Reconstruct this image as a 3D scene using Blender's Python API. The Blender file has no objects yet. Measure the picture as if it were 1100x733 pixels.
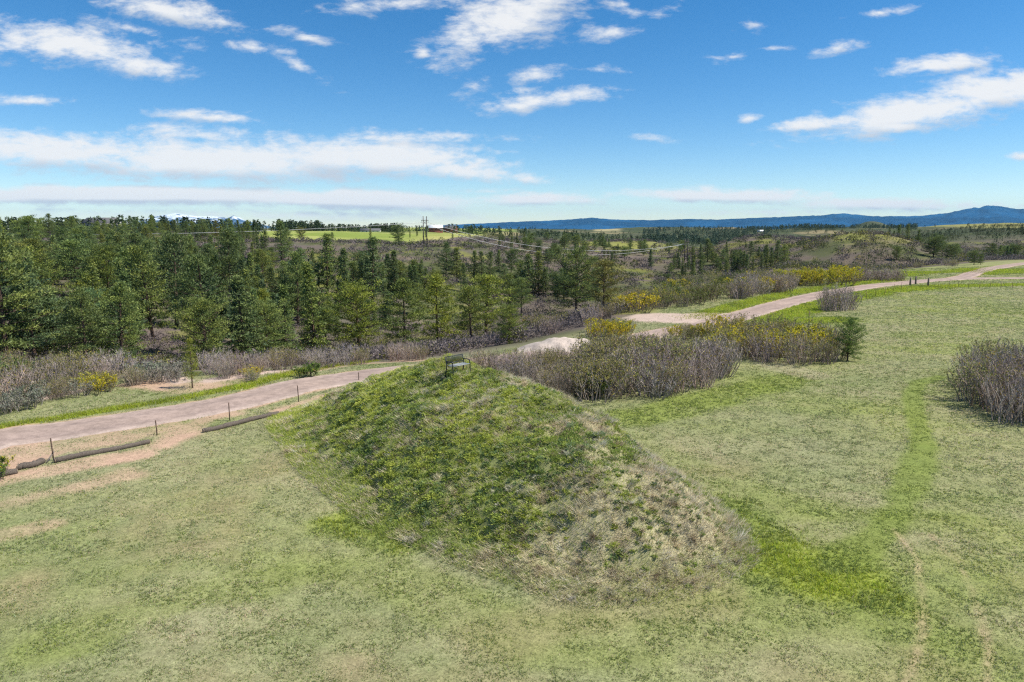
import bpy, math, random
import numpy as np
from mathutils import Vector

# ------------------------------------------------------------------ camera, sky, sun, exposure
scene = bpy.context.scene
PITCH = math.radians(9.49)
CAM_H = 10.0
F = 733.0                      # focal length in photo pixels (1100 wide): 24 mm on a 36 mm sensor
cam_data = bpy.data.cameras.new("camera")
cam_data.lens = 24.0
cam_data.sensor_width = 36.0
cam_data.clip_start = 0.2
cam_data.clip_end = 90000.0
cam = bpy.data.objects.new("camera", cam_data)
cam.location = (0, 0, CAM_H)
cam.rotation_euler = (math.pi / 2 - PITCH, 0, 0)
scene.collection.objects.link(cam)
scene.camera = cam

SUN_AZ = math.radians(96)      # from +Y (ahead) towards +X (the right)
SUN_EL = math.radians(55)
sun_dir = Vector((math.cos(SUN_EL) * math.sin(SUN_AZ), math.cos(SUN_EL) * math.cos(SUN_AZ), math.sin(SUN_EL)))
sd = bpy.data.lights.new("sun", 'SUN')
sd.energy = 4.9
sd.angle = math.radians(0.5)
sd.color = (1.0, 0.94, 0.82)
so = bpy.data.objects.new("sun", sd)
so.rotation_euler = (-sun_dir).to_track_quat('-Z', 'Y').to_euler()
so.location = (70, -10, 100)
scene.collection.objects.link(so)

vs = scene.view_settings
vs.view_transform = 'Standard'
vs.look = 'None'
vs.gamma = 1.0
vs.use_curve_mapping = False
vs.exposure = 0.52
scene.cycles.use_denoising = False      # the denoiser smears grass and twigs
scene.cycles.filter_width = 1.25
scene.cycles.max_bounces = 6
scene.cycles.volume_bounces = 0
scene.cycles.transparent_max_bounces = 6
scene.cycles.sample_clamp_indirect = 4.0

world = bpy.data.worlds.new("World")
scene.world = world
world.use_nodes = True


def build_sky():
    nt = world.node_tree
    nt.nodes.clear()
    N, L = nt.nodes, nt.links

    def math_n(op, a, b=None, c=None, clamp=False):
        n = N.new('ShaderNodeMath')
        n.operation = op
        n.use_clamp = clamp
        for i, v in enumerate((a, b, c)):
            if v is None:
                continue
            if isinstance(v, (int, float)):
                n.inputs[i].default_value = v
            else:
                L.new(v, n.inputs[i])
        return n.outputs[0]

    out = N.new('ShaderNodeOutputWorld')
    bg = N.new('ShaderNodeBackground')
    bg.inputs['Strength'].default_value = 0.099
    sky = N.new('ShaderNodeTexSky')
    sky.sky_type = 'NISHITA'
    sky.sun_disc = False
    sky.sun_elevation = SUN_EL
    sky.sun_rotation = SUN_AZ
    sky.altitude = 1900
    sky.air_density = 1.0
    sky.dust_density = 0.25
    sky.ozone_density = 2.2
    tc = N.new('ShaderNodeTexCoord')
    sep = N.new('ShaderNodeSeparateXYZ')
    L.new(tc.outputs['Generated'], sep.inputs[0])
    ysafe = math_n('MAXIMUM', sep.outputs[1], 0.03)
    a = math_n('DIVIDE', sep.outputs[0], ysafe)
    b = math_n('DIVIDE', sep.outputs[2], ysafe)
    # thin the blue: deeper high up, milky at the horizon, as air does
    hsv = N.new('ShaderNodeHueSaturation')
    hsv.inputs['Saturation'].default_value = 1.37
    hsv.inputs['Hue'].default_value = 0.498
    hsv.inputs['Value'].default_value = 1.0
    L.new(sky.outputs[0], hsv.inputs['Color'])
    # noise used to tear the cloud outlines
    vec = N.new('ShaderNodeCombineXYZ')
    L.new(a, vec.inputs[0])
    L.new(math_n('MULTIPLY', b, 2.6), vec.inputs[1])
    n1 = N.new('ShaderNodeTexNoise')
    n1.inputs['Scale'].default_value = 9.0
    n1.inputs['Detail'].default_value = 8.0
    n1.inputs['Roughness'].default_value = 0.68
    n1.inputs['Distortion'].default_value = 0.35
    L.new(vec.outputs[0], n1.inputs['Vector'])
    n2 = N.new('ShaderNodeTexNoise')
    n2.inputs['Scale'].default_value = 3.2
    n2.inputs['Detail'].default_value = 4.0
    L.new(vec.outputs[0], n2.inputs['Vector'])
    nf = N.new('ShaderNodeTexNoise')
    nf.inputs['Scale'].default_value = 34.0
    nf.inputs['Detail'].default_value = 5.0
    nf.inputs['Roughness'].default_value = 0.6
    L.new(vec.outputs[0], nf.inputs['Vector'])

    def to_ab(px, py):
        dx, dv = (px - 550) / F, (366.5 - py) / F
        y = math.cos(PITCH) + dv * math.sin(PITCH)
        z = -math.sin(PITCH) + dv * math.cos(PITCH)
        return dx / y, z / y
    # (px, py, rx, ry, tilt degrees, weight)
    clouds = [
        (70, 50, 120, 21, -7, 1.0), (20, 45, 60, 17, 0, .9), (140, 68, 62, 15, -8, 1.0), (185, 10, 78, 15, -7, 1.0), (240, 22, 26, 9, 0, .7),
        (275, 50, 38, 8, -8, .8), (214, 50, 28, 10, 0, .6), (430, 4, 66, 11, 3, .95), (548, 22, 92, 33, 22, 1.05), (505, 45, 36, 14, 10, .9), (600, -8, 70, 22, 15, 1.0),
        (655, 33, 36, 11, 4, .85), (670, 10, 36, 12, -40, .55), (588, 107, 72, 11, 7, 1.0), (560, 113, 32, 10, 0, .9), (580, 80, 32, 11, 0, .68),
        (508, 93, 22, 9, 12, .55), (454, 57, 13, 8, 0, .65), (900, 51, 30, 6, 12, .75), (788, 61, 24, 5, 5, .6), (952, 12, 32, 6, 8, .7),
        (815, 26, 16, 6, 0, .55), (1010, 69, 66, 10, 6, .95), (1000, 118, 150, 22, 9, 1.3), (1080, 98, 95, 24, 4, 1.25), (890, 132, 76, 10, 5, 1.1),
        (965, 136, 64, 9, 0, 1.15), (795, 128, 18, 7, 0, .75), (830, 139, 22, 5, -5, .6), (1098, 168, 16, 5, 0, .7),
        (60, 163, 170, 22, -2, 1.3), (230, 172, 200, 25, -1, 1.35), (400, 170, 150, 23, -3, 1.3), (490, 183, 66, 12, -6, 1.1), (225, 127, 66, 6, -5, .8),
        (230, 146, 70, 11, -3, .75), (420, 150, 120, 8, 0, .7), (568, 192, 30, 7, -5, .8), (130, 210, 240, 11, 0, 1.9), (370, 214, 150, 12, -2, 1.8),
        (572, 214, 76, 8, 0, 1.3), (770, 210, 135, 9, -1, 1.35), (700, 207, 50, 6, 0, .75), (935, 220, 95, 8, -1, 1.15), (300, 232, 330, 7, 0, .6), (1000, 222, 90, 6, 0, .8),
        (35, 110, 44, 5, 0, .62), (215, 122, 40, 4, -3, .6), (560, 98, 30, 5, 8, .55), (640, 75, 30, 5, 0, .5), (830, 52, 26, 4, 8, .5), (130, 30, 40, 6, -10, .55), (330, 40, 34, 6, -16, .5), (700, 15, 26, 6, 20, .5), (520, 205, 36, 4, 0, .6), (320, 72, 30, 8, -30, .45), (705, 150, 20, 4, -4, .5), (860, 228, 260, 5, 0, .4),
    ]
    wob = N.new('ShaderNodeVectorMath')
    wob.operation = 'SUBTRACT'
    L.new(n2.outputs['Color'], wob.inputs[0])
    wob.inputs[1].default_value = (.5, .5, .5)
    wob2 = N.new('ShaderNodeVectorMath')
    wob2.operation = 'MULTIPLY'
    L.new(wob.outputs[0], wob2.inputs[0])
    wob2.inputs[1].default_value = (0.085, 0.011, 0)
    ab = N.new('ShaderNodeCombineXYZ')
    L.new(a, ab.inputs[0])
    L.new(b, ab.inputs[1])
    pos = N.new('ShaderNodeVectorMath')
    L.new(ab.outputs[0], pos.inputs[0])
    L.new(wob2.outputs[0], pos.inputs[1])

    # one cloud lobe as a node group: keeps the larger of what came before and this lobe, for the
    # lobe itself and for a copy a little lower (which tells where the underside is)
    g = bpy.data.node_groups.new('cloud_lobe', 'ShaderNodeTree')
    for nm, ty in (('P', 'NodeSocketVector'), ('Acc', 'NodeSocketVector'), ('Location', 'NodeSocketVector'), ('Rotation', 'NodeSocketVector'), ('Scale', 'NodeSocketVector'), ('W', 'NodeSocketFloat')):
        g.interface.new_socket(nm, in_out='INPUT', socket_type=ty)
    g.interface.new_socket('Acc', in_out='OUTPUT', socket_type='NodeSocketVector')
    gi, go = g.nodes.new('NodeGroupInput'), g.nodes.new('NodeGroupOutput')
    q = g.nodes.new('ShaderNodeVectorMath')
    q.operation = 'MULTIPLY_ADD'              # ties the lobes into a sequence (keeps the shader's stack small)
    g.links.new(gi.outputs['Acc'], q.inputs[0])
    q.inputs[1].default_value = (1e-9, 1e-9, 0)
    g.links.new(gi.outputs['P'], q.inputs[2])
    m = g.nodes.new('ShaderNodeMapping')
    m.vector_type = 'TEXTURE'
    g.links.new(q.outputs[0], m.inputs[0])
    for i, nm in ((1, 'Location'), (2, 'Rotation'), (3, 'Scale')):
        g.links.new(gi.outputs[nm], m.inputs[i])
    av = g.nodes.new('ShaderNodeVectorMath')
    av.operation = 'ADD'
    g.links.new(m.outputs[0], av.inputs[0])
    av.inputs[1].default_value = (0, 0.62, 0)
    res = g.nodes.new('ShaderNodeCombineXYZ')
    for i, src in enumerate((m.outputs[0], av.outputs[0])):
        ln = g.nodes.new('ShaderNodeVectorMath')
        ln.operation = 'LENGTH'
        g.links.new(src, ln.inputs[0])
        sb = g.nodes.new('ShaderNodeMath')
        sb.operation = 'SUBTRACT'
        sb.inputs[0].default_value = 1.0
        g.links.new(ln.outputs['Value'], sb.inputs[1])
        ml = g.nodes.new('ShaderNodeMath')
        ml.operation = 'MULTIPLY'
        g.links.new(sb.outputs[0], ml.inputs[0])
        g.links.new(gi.outputs['W'], ml.inputs[1])
        g.links.new(ml.outputs[0], res.inputs[i])
    mxv = g.nodes.new('ShaderNodeVectorMath')
    mxv.operation = 'MAXIMUM'
    g.links.new(gi.outputs['Acc'], mxv.inputs[0])
    g.links.new(res.outputs[0], mxv.inputs[1])
    g.links.new(mxv.outputs[0], go.inputs[0])

    def field(some):
        prev = None
        for (px, py, rx, ry, tilt, w) in some:
            ca, cb = to_ab(px, py)
            n = N.new('ShaderNodeGroup')
            n.node_tree = g
            L.new(pos.outputs[0], n.inputs[0])
            if prev is None:
                n.inputs[1].default_value = (-1, -1, -1)
            else:
                L.new(prev, n.inputs[1])
            n.inputs[2].default_value = (ca, cb, 0)
            n.inputs[3].default_value = (0, 0, math.radians(tilt))
            n.inputs[4].default_value = (rx / F * SPREAD, ry / F * SPREAD, 1)
            n.inputs[5].default_value = w
            prev = n.outputs[0]
        sx = N.new('ShaderNodeSeparateXYZ')
        L.new(prev, sx.inputs[0])
        return sx.outputs[0], sx.outputs[1]
    SPREAD = 1.2
    tear = math_n('MULTIPLY_ADD', n1.outputs[0], 2.3, -1.18)
    fine = math_n('MULTIPLY_ADD', nf.outputs[0], 1.2, -0.58)
    lump = math_n('ADD', tear, fine)
    up = N.new('ShaderNodeMapRange')
    up.inputs['From Min'].default_value = 0.0
    up.inputs['From Max'].default_value = 0.02
    L.new(sep.outputs[2], up.inputs['Value'])

    def shade(f0, f1):
        mr = N.new('ShaderNodeMapRange')
        mr.interpolation_type = 'SMOOTHSTEP'
        mr.inputs['From Min'].default_value = 0.02
        mr.inputs['From Max'].default_value = 0.98
        L.new(math_n('ADD', f0, lump), mr.inputs['Value'])
        dens = math_n('MULTIPLY', math_n('MULTIPLY', mr.outputs[0], 0.95), up.outputs[0])
        und = math_n('ADD', math_n('SUBTRACT', f1, f0), math_n('MULTIPLY_ADD', n1.outputs[0], 1.2, -0.6))
        mu = N.new('ShaderNodeMapRange')
        mu.interpolation_type = 'SMOOTHSTEP'
        mu.inputs['From Min'].default_value = -0.25
        mu.inputs['From Max'].default_value = 0.75
        L.new(und, mu.inputs['Value'])
        cc = N.new('ShaderNodeMix')
        cc.data_type = 'RGBA'
        cc.inputs[6].default_value = (6.5, 6.55, 6.6, 1)
        cc.inputs[7].default_value = (4.3, 4.7, 5.25, 1)
        L.new(mu.outputs[0], cc.inputs[0])
        mx = N.new('ShaderNodeMix')
        mx.data_type = 'RGBA'
        L.new(dens, mx.inputs[0])
        L.new(hsv.outputs[0], mx.inputs[6])
        L.new(cc.outputs[2], mx.inputs[7])
        g = N.new('ShaderNodeBackground')
        g.inputs['Strength'].default_value = 0.099
        L.new(mx.outputs[2], g.inputs[0])
        return g.outputs[0]

    def pick(fac, s0, s1):
        m = N.new('ShaderNodeMixShader')
        L.new(fac, m.inputs[0])
        L.new(s0, m.inputs[1])
        L.new(s1, m.inputs[2])
        return m.outputs[0]

    def region(x0, x1, y0, y1):
        some = [c for c in clouds if c[0] + c[2] * 1.25 + 75 > x0 and c[0] - c[2] * 1.25 - 75 < x1
                and c[1] + max(c[3], c[2] * abs(math.sin(math.radians(c[4])))) * 1.3 + 26 > y0 and c[1] - max(c[3], c[2] * abs(math.sin(math.radians(c[4])))) * 1.3 - 26 < y1]
        if not some:
            some = [(0.5 * (x0 + x1), 0.5 * (y0 + y1), 9, 4, 0, .3)]
        return shade(*field(some))

    # the sky ahead is cut into cells so that each direction weighs only the clouds near it
    ycuts = [45, 90, 140, 198]
    xcuts = [150, 320, 480, 640, 830]

    def row(y0, y1):
        xs = [-400] + xcuts + [1500]
        def tree(i, j):
            if j - i == 1:
                return region(xs[i], xs[j], y0, y1)
            k = (i + j) // 2
            return pick(math_n('GREATER_THAN', a, to_ab(xs[k], 150)[0]), tree(i, k), tree(k, j))
        return tree(0, len(xs) - 1)
    ys = [-200] + ycuts + [260]

    def rows(i, j):
        if j - i == 1:
            return row(ys[i], ys[j])
        k = (i + j) // 2
        return pick(math_n('LESS_THAN', b, to_ab(550, ys[k])[1]), rows(i, k), rows(k, j))
    ahead = rows(0, len(ys) - 1)
    # everywhere else: loose broken cloud
    nb = N.new('ShaderNodeTexNoise')
    nb.inputs['Scale'].default_value = 3.4
    nb.inputs['Detail'].default_value = 3.0
    nb.inputs['Roughness'].default_value = 0.6
    L.new(tc.outputs['Generated'], nb.inputs['Vector'])
    mb = N.new('ShaderNodeMapRange')
    mb.interpolation_type = 'SMOOTHSTEP'
    mb.inputs['From Min'].default_value = 0.52
    mb.inputs['From Max'].default_value = 0.70
    L.new(nb.outputs[0], mb.inputs['Value'])
    mxb = N.new('ShaderNodeMix')
    mxb.data_type = 'RGBA'
    L.new(math_n('MULTIPLY', mb.outputs[0], math_n('MULTIPLY', up.outputs[0], 0.9)), mxb.inputs[0])
    L.new(hsv.outputs[0], mxb.inputs[6])
    mxb.inputs[7].default_value = (6.3, 6.4, 6.5, 1)
    L.new(mxb.outputs[2], bg.inputs[0])
    box = math_n('MULTIPLY', math_n('GREATER_THAN', sep.outputs[1], 0.05), math_n('MULTIPLY', math_n('LESS_THAN', math_n('ABSOLUTE', a), 1.25), math_n('LESS_THAN', math_n('ABSOLUTE', math_n('SUBTRACT', b, 0.19)), 0.21)))
    L.new(pick(box, bg.outputs[0], ahead), out.inputs[0])


build_sky()

# ------------------------------------------------------------------ helpers
RNG = np.random.default_rng(11)
random.seed(5)


_LAT = {}


def fbm(x, y, scale, octv=4, seed=0, rough=0.5):
    """value noise in 0..1"""
    x = np.asarray(x, float) / scale
    y = np.asarray(y, float) / scale
    tot = np.zeros(np.broadcast(x, y).shape)
    amp, norm = 1.0, 0.0
    for o in range(octv):
        k = seed * 97 + o
        if k not in _LAT:
            _LAT[k] = np.random.default_rng(k).random((256, 256))
        r = _LAT[k]
        xi, yi = np.floor(x).astype(int), np.floor(y).astype(int)
        fx, fy = x - xi, y - yi
        fx, fy = fx * fx * (3 - 2 * fx), fy * fy * (3 - 2 * fy)
        i0, j0, i1, j1 = xi & 255, yi & 255, (xi + 1) & 255, (yi + 1) & 255
        v = (r[i0, j0] * (1 - fx) + r[i1, j0] * fx) * (1 - fy) + (r[i0, j1] * (1 - fx) + r[i1, j1] * fx) * fy
        tot += amp * v
        norm += amp
        amp *= rough
        x, y = x * 2.03 + 17.3, y * 2.03 + 5.1
    return tot / norm


def sstep(a, b, x):
    t = np.clip((x - a) / (b - a), 0, 1)
    return t * t * (3 - 2 * t)


def mix3(a, b, t):
    return a * (1 - t[:, None]) + np.asarray(b) * t[:, None]


# terrain: depth profiles along twelve bearings, u = x / y
def U(px):
    return (px - 550) / F * (math.cos(PITCH) + 0.0)


def ub(px):
    # bearing of a photo column near the horizon row
    return (px - 550) / F / (math.cos(PITCH) + math.sin(PITCH) * 0.165)


PROF = [
    (-150, [(30, 0), (40, 0), (52, -2), (68, -5), (90, -7), (120, -6), (160, -3), (220, 0.5), (290, 4), (380, 6), (480, 6), (700, 3), (1500, 0), (4000, -20), (20000, -60)]),
    (0, [(30, 0), (42, 0), (52, -1.8), (66, -5), (88, -7.5), (115, -7), (155, -4.5), (210, -1.5), (285, 2.5), (380, 5.6), (480, 6), (700, 3), (1500, 0), (4000, -20), (20000, -60)]),
    (150, [(30, 0), (46, 0), (56, -2), (72, -6), (95, -10), (130, -12), (180, -9), (240, -3), (310, 2), (400, 5.2), (520, 6), (1000, 4), (3000, 0), (20000, -60)]),
    (300, [(30, 0), (48, 0), (60, -2), (75, -5.5), (100, -10), (140, -15), (190, -15), (240, -9), (300, -2), (350, 2.2), (450, 3.9), (900, 6.2), (1100, 6.4), (3000, 0), (20000, -60)]),
    (450, [(30, 0), (50, 0), (60, -1.5), (80, -5), (105, -9), (140, -15), (190, -19), (240, -14), (300, -6), (350, 0), (400, 1.8), (500, 3.6), (900, 6.0), (1100, 6.2), (3000, 0), (20000, -60)]),
    (560, [(30, 0), (56, 0), (66, -1), (86, -4), (115, -9), (150, -15), (200, -20), (260, -17), (330, -8), (390, -1), (450, 1.5), (600, 1), (900, 1), (1500, 1), (4000, -40), (20000, -60)]),
    (650, [(30, 0), (60, 0), (90, -.5), (108, -3), (135, -9), (180, -16), (240, -18), (300, -13), (380, -7), (480, -2.5), (560, -3), (800, -8), (1500, 0), (2500, 6), (4000, -30), (20000, -60)]),
    (750, [(30, 0), (85, 0), (115, .1), (142, -.2), (170, -5), (220, -14), (300, -17), (400, -11), (550, -5.5), (800, -8), (1500, 0), (2500, 6), (4000, -30), (20000, -60)]),
    (850, [(30, 0), (140, 0), (175, .4), (205, -4), (260, -8), (330, -3), (420, 1.5), (500, 0), (700, -14), (900, -14), (1150, 0), (1400, 8), (2000, 0), (4000, -40), (20000, -60)]),
    (950, [(30, 0), (140, 0), (165, .1), (185, -1.2), (235, -4.5), (260, -2.5), (285, .8), (325, 3.4), (420, 0), (600, -12), (850, -10), (1200, 4), (1500, 7), (2500, 5), (4000, -40), (20000, -60)]),
    (1050, [(30, 0), (138, 0), (182, .4), (205, -.6), (240, -4), (280, -6), (350, -8), (450, -8), (600, -4), (800, 3), (1000, 9), (1200, 12.5), (2000, 13), (4000, -40), (20000, -60)]),
    (1150, [(30, 0), (140, 0), (185, .8), (210, 0), (250, -4), (300, -6), (400, -6), (500, -4), (700, 4), (900, 11), (1200, 15.5), (2000, 16), (4000, -40), (20000, -60)]),
    (1300, [(30, 0), (140, 0), (185, 1), (210, 0), (250, -4), (300, -6), (400, -6), (500, -4), (700, 4), (900, 11), (1200, 15.5), (2000, 16), (4000, -40), (20000, -60)]),
]
UU = np.linspace(-1.1, 1.1, 221)
LY = np.linspace(math.log(20), math.log(20000), 500)


def gblur(a, s, axis):
    r = int(3 * s + 1)
    k = np.exp(-0.5 * (np.arange(-r, r + 1) / s) ** 2)
    k /= k.sum()
    pad = [(0, 0)] * a.ndim
    pad[axis] = (r, r)
    return np.apply_along_axis(lambda m: np.convolve(m, k, 'valid'), axis, np.pad(a, pad, mode='edge'))


_cols = np.array([np.interp(LY, [math.log(d) for d, _ in p], [z for _, z in p]) for _, p in PROF])
_us = [ub(px) for px, _ in PROF]
TAB = np.array([np.interp(UU, _us, _cols[:, j]) for j in range(len(LY))]).T
TAB = gblur(gblur(TAB, 3.0, 1), 3.2, 0)


def hgt(x, y):
    x = np.asarray(x, float)
    y = np.asarray(y, float)
    yy = np.maximum(y, 21.0)
    u = np.clip(x / yy, -1.099, 1.099)
    fu = (u - UU[0]) / (UU[1] - UU[0])
    fl = np.clip((np.log(yy) - LY[0]) / (LY[1] - LY[0]), 0, len(LY) - 1.001)
    i, j = fu.astype(int), fl.astype(int)
    fu, fl = fu - i, fl - j
    z = (TAB[i, j] * (1 - fu) + TAB[i + 1, j] * fu) * (1 - fl) + (TAB[i, j + 1] * (1 - fu) + TAB[i + 1, j + 1] * fu) * fl
    far = (1 + .9 * sstep(.02, .3, x / yy) * sstep(200, 300, y)) * sstep(70, 260, y) * (1 - sstep(3000, 6000, y))
    z = z + far * ((fbm(x, y, 48, 3, 3) - .5) * 3.6 + (fbm(x, y, 140, 2, 4) - .5) * 3.0)
    z = z + sstep(550, 1000, y) * (1 - sstep(2500, 5000, y)) * (fbm(x, y, 330, 3, 6) - .5) * 17
    hx = (x / yy - ub(922)) / .075
    z = z + (3.8 + 3 * (fbm(x, y, 26, 3, 8) - .5)) * np.exp(-(hx / 1.25) ** 2 - ((y - 305) / 38) ** 2) - 4.0 * np.exp(-(hx / 1.6) ** 2 - ((y - 245) / 22) ** 2)
    z = z + 4.5 * np.exp(-((x / yy - ub(800)) / .08) ** 2 - ((y - 430) / 40) ** 2) + 3.5 * np.exp(-((x / yy - ub(690)) / .06) ** 2 - ((y - 520) / 40) ** 2)
    z = z + 30 * np.exp(-((x / yy - ub(935)) / .028) ** 2 - ((y - 2500) / 330) ** 2)
    z = z + (fbm(x, y, 9, 2, 5) - .5) * 0.16
    return z


CP, SP = math.cos(PITCH), math.sin(PITCH)


def ray(px, py):
    dx, dv = (px - 550) / F, (366.5 - py) / F
    return dx, CP + dv * SP, -SP + dv * CP


def proj(x, y, z):
    zc = y * CP - (z - CAM_H) * SP
    yc = y * SP + (z - CAM_H) * CP
    zc = np.maximum(zc, 1e-3)
    return 550 + F * x / zc, 366.5 - F * yc / zc


def gp(px, py, t0=12.0, tmax=9000, f=None):
    """world point of the ground seen at a photo pixel"""
    f = f or hgt
    dx, dy, dz = ray(px, py)
    t = t0 * (1.015 ** np.arange(0, int(math.log(tmax / t0) / math.log(1.015))))
    for _ in range(2):
        k = np.nonzero(CAM_H + dz * t - f(dx * t, dy * t) < 0)[0]
        if len(k) == 0:
            return None
        k = max(k[0], 1)
        t = np.linspace(t[k - 1], t[k], 24)
    tt = t[12] if k < 1 else t[0] * .5 + t[-1] * .5
    return dx * tt, dy * tt


def gpoly(pts, **kw):
    return np.array([gp(*p, **kw) for p in pts if gp(*p, **kw) is not None])


def dist_poly(x, y, pts, closed=False):
    d = np.full(np.shape(x), 1e9)
    n = len(pts)
    for i in range(n if closed else n - 1):
        ax, ay = pts[i]
        bx, by = pts[(i + 1) % n]
        vx, vy = bx - ax, by - ay
        t = np.clip(((x - ax) * vx + (y - ay) * vy) / (vx * vx + vy * vy + 1e-9), 0, 1)
        d = np.minimum(d, np.hypot(x - ax - t * vx, y - ay - t * vy))
    return d


def inside(x, y, pts):
    r = np.zeros(np.shape(x), bool)
    n = len(pts)
    for i in range(n):
        x1, y1 = pts[i]
        x2, y2 = pts[(i + 1) % n]
        if y1 == y2:
            continue
        c = ((y1 > y) != (y2 > y)) & (x < (x2 - x1) * (y - y1) / (y2 - y1) + x1)
        r ^= c
    return r


def smooth_path(pts, step=0.5):
    """Catmull-Rom through the points, resampled"""
    p = np.array(pts)
    p = np.vstack([2 * p[0] - p[1], p, 2 * p[-1] - p[-2]])
    out = []
    for i in range(1, len(p) - 2):
        n = max(2, int(np.linalg.norm(p[i + 1] - p[i]) / step))
        t = np.linspace(0, 1, n, endpoint=False)[:, None]
        out.append(0.5 * (2 * p[i] + (p[i + 1] - p[i - 1]) * t + (2 * p[i - 1] - 5 * p[i] + 4 * p[i + 1] - p[i + 2]) * t ** 2 + (-p[i - 1] + 3 * p[i] - 3 * p[i + 1] + p[i + 2]) * t ** 3))
    out.append(p[-2:-1])
    return np.vstack(out)


def mesh_np(name, v, faces, mat, col=None, smooth=False, uvcol2=None):
    """faces: (n,3) or (n,4) int array, or a list of such arrays"""
    fl = faces if isinstance(faces, list) else [faces]
    fl = [np.asarray(f, np.int32) for f in fl if len(f)]
    me = bpy.data.meshes.new(name)
    v = np.asarray(v, np.float32)
    me.vertices.add(len(v))
    me.vertices.foreach_set('co', v.ravel())
    loops = np.concatenate([f.ravel() for f in fl])
    tot = np.concatenate([np.full(len(f), f.shape[1], np.int32) for f in fl])
    start = np.concatenate([[0], np.cumsum(tot)[:-1]]).astype(np.int32)
    me.loops.add(len(loops))
    me.loops.foreach_set('vertex_index', loops)
    me.polygons.add(len(tot))
    me.polygons.foreach_set('loop_start', start)
    me.polygons.foreach_set('loop_total', tot)
    if smooth:
        me.polygons.foreach_set('use_smooth', np.ones(len(tot), bool))
    if col is not None:
        at = me.attributes.new('col', 'FLOAT_COLOR', 'POINT')
        c = np.ones((len(v), 4), np.float32)
        c[:, :3] = col
        at.data.foreach_set('color', c.ravel())
    me.materials.append(mat)
    me.update(calc_edges=True)
    me.validate(verbose=False)
    return me


COL = scene.collection


def link(name, me, parent=None, loc=None, rot=None):
    o = bpy.data.objects.new(name, me)
    COL.objects.link(o)
    if parent is not None:
        o.parent = parent
    if loc is not None:
        o.location = loc
    if rot is not None:
        o.rotation_euler = rot
    return o


def tag(o, label=None, cat=None, group=None, kind=None):
    if label:
        o['label'] = label
    if cat:
        o['category'] = cat
    if group:
        o['group'] = group
    if kind:
        o['kind'] = kind
    return o


# ------------------------------------------------------------------ materials
def new_mat(name):
    m = bpy.data.materials.new(name)
    m.use_nodes = True
    nt = m.node_tree
    b = nt.nodes['Principled BSDF']
    b.inputs['Roughness'].default_value = 0.9
    b.inputs['Specular IOR Level'].default_value = 0.15
    return m, nt, b


def mat_attr(name, rough=0.9, translucent=0.0, obj_tint=False, spec=0.12, noise=None):
    m, nt, b = new_mat(name)
    at = nt.nodes.new('ShaderNodeAttribute')
    at.attribute_name = 'col'
    c = at.outputs['Color']
    if obj_tint:
        oi = nt.nodes.new('ShaderNodeObjectInfo')
        mx = nt.nodes.new('ShaderNodeMix')
        mx.data_type = 'RGBA'
        mx.blend_type = 'MULTIPLY'
        mx.inputs[0].default_value = 1.0
        nt.links.new(c, mx.inputs[6])
        nt.links.new(oi.outputs['Color'], mx.inputs[7])
        c = mx.outputs[2]
    if noise:
        for sc, amt in noise:
            tcn = nt.nodes.new('ShaderNodeTexCoord')
            nz = nt.nodes.new('ShaderNodeTexNoise')
            nz.inputs['Scale'].default_value = sc
            nz.inputs['Detail'].default_value = 6
            nz.inputs['Roughness'].default_value = 0.65
            nt.links.new(tcn.outputs['Object'], nz.inputs['Vector'])
            mr = nt.nodes.new('ShaderNodeMapRange')
            mr.inputs['From Min'].default_value = 0.3
            mr.inputs['From Max'].default_value = 0.7
            mr.inputs['To Min'].default_value = 1 - amt
            mr.inputs['To Max'].default_value = 1 + amt
            nt.links.new(nz.outputs[0], mr.inputs[0])
            vm = nt.nodes.new('ShaderNodeVectorMath')
            vm.operation = 'SCALE'
            nt.links.new(c, vm.inputs[0])
            nt.links.new(mr.outputs[0], vm.inputs['Scale'])
            c = vm.outputs[0]
    nt.links.new(c, b.inputs['Base Color'])
    b.inputs['Roughness'].default_value = rough
    b.inputs['Specular IOR Level'].default_value = spec
    if translucent:
        tr = nt.nodes.new('ShaderNodeBsdfTranslucent')
        nt.links.new(c, tr.inputs['Color'])
        ms = nt.nodes.new('ShaderNodeMixShader')
        ms.inputs[0].default_value = translucent
        nt.links.new(b.outputs[0], ms.inputs[1])
        nt.links.new(tr.outputs[0], ms.inputs[2])
        nt.links.new(ms.outputs[0], nt.nodes['Material Output'].inputs['Surface'])
    return m


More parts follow.
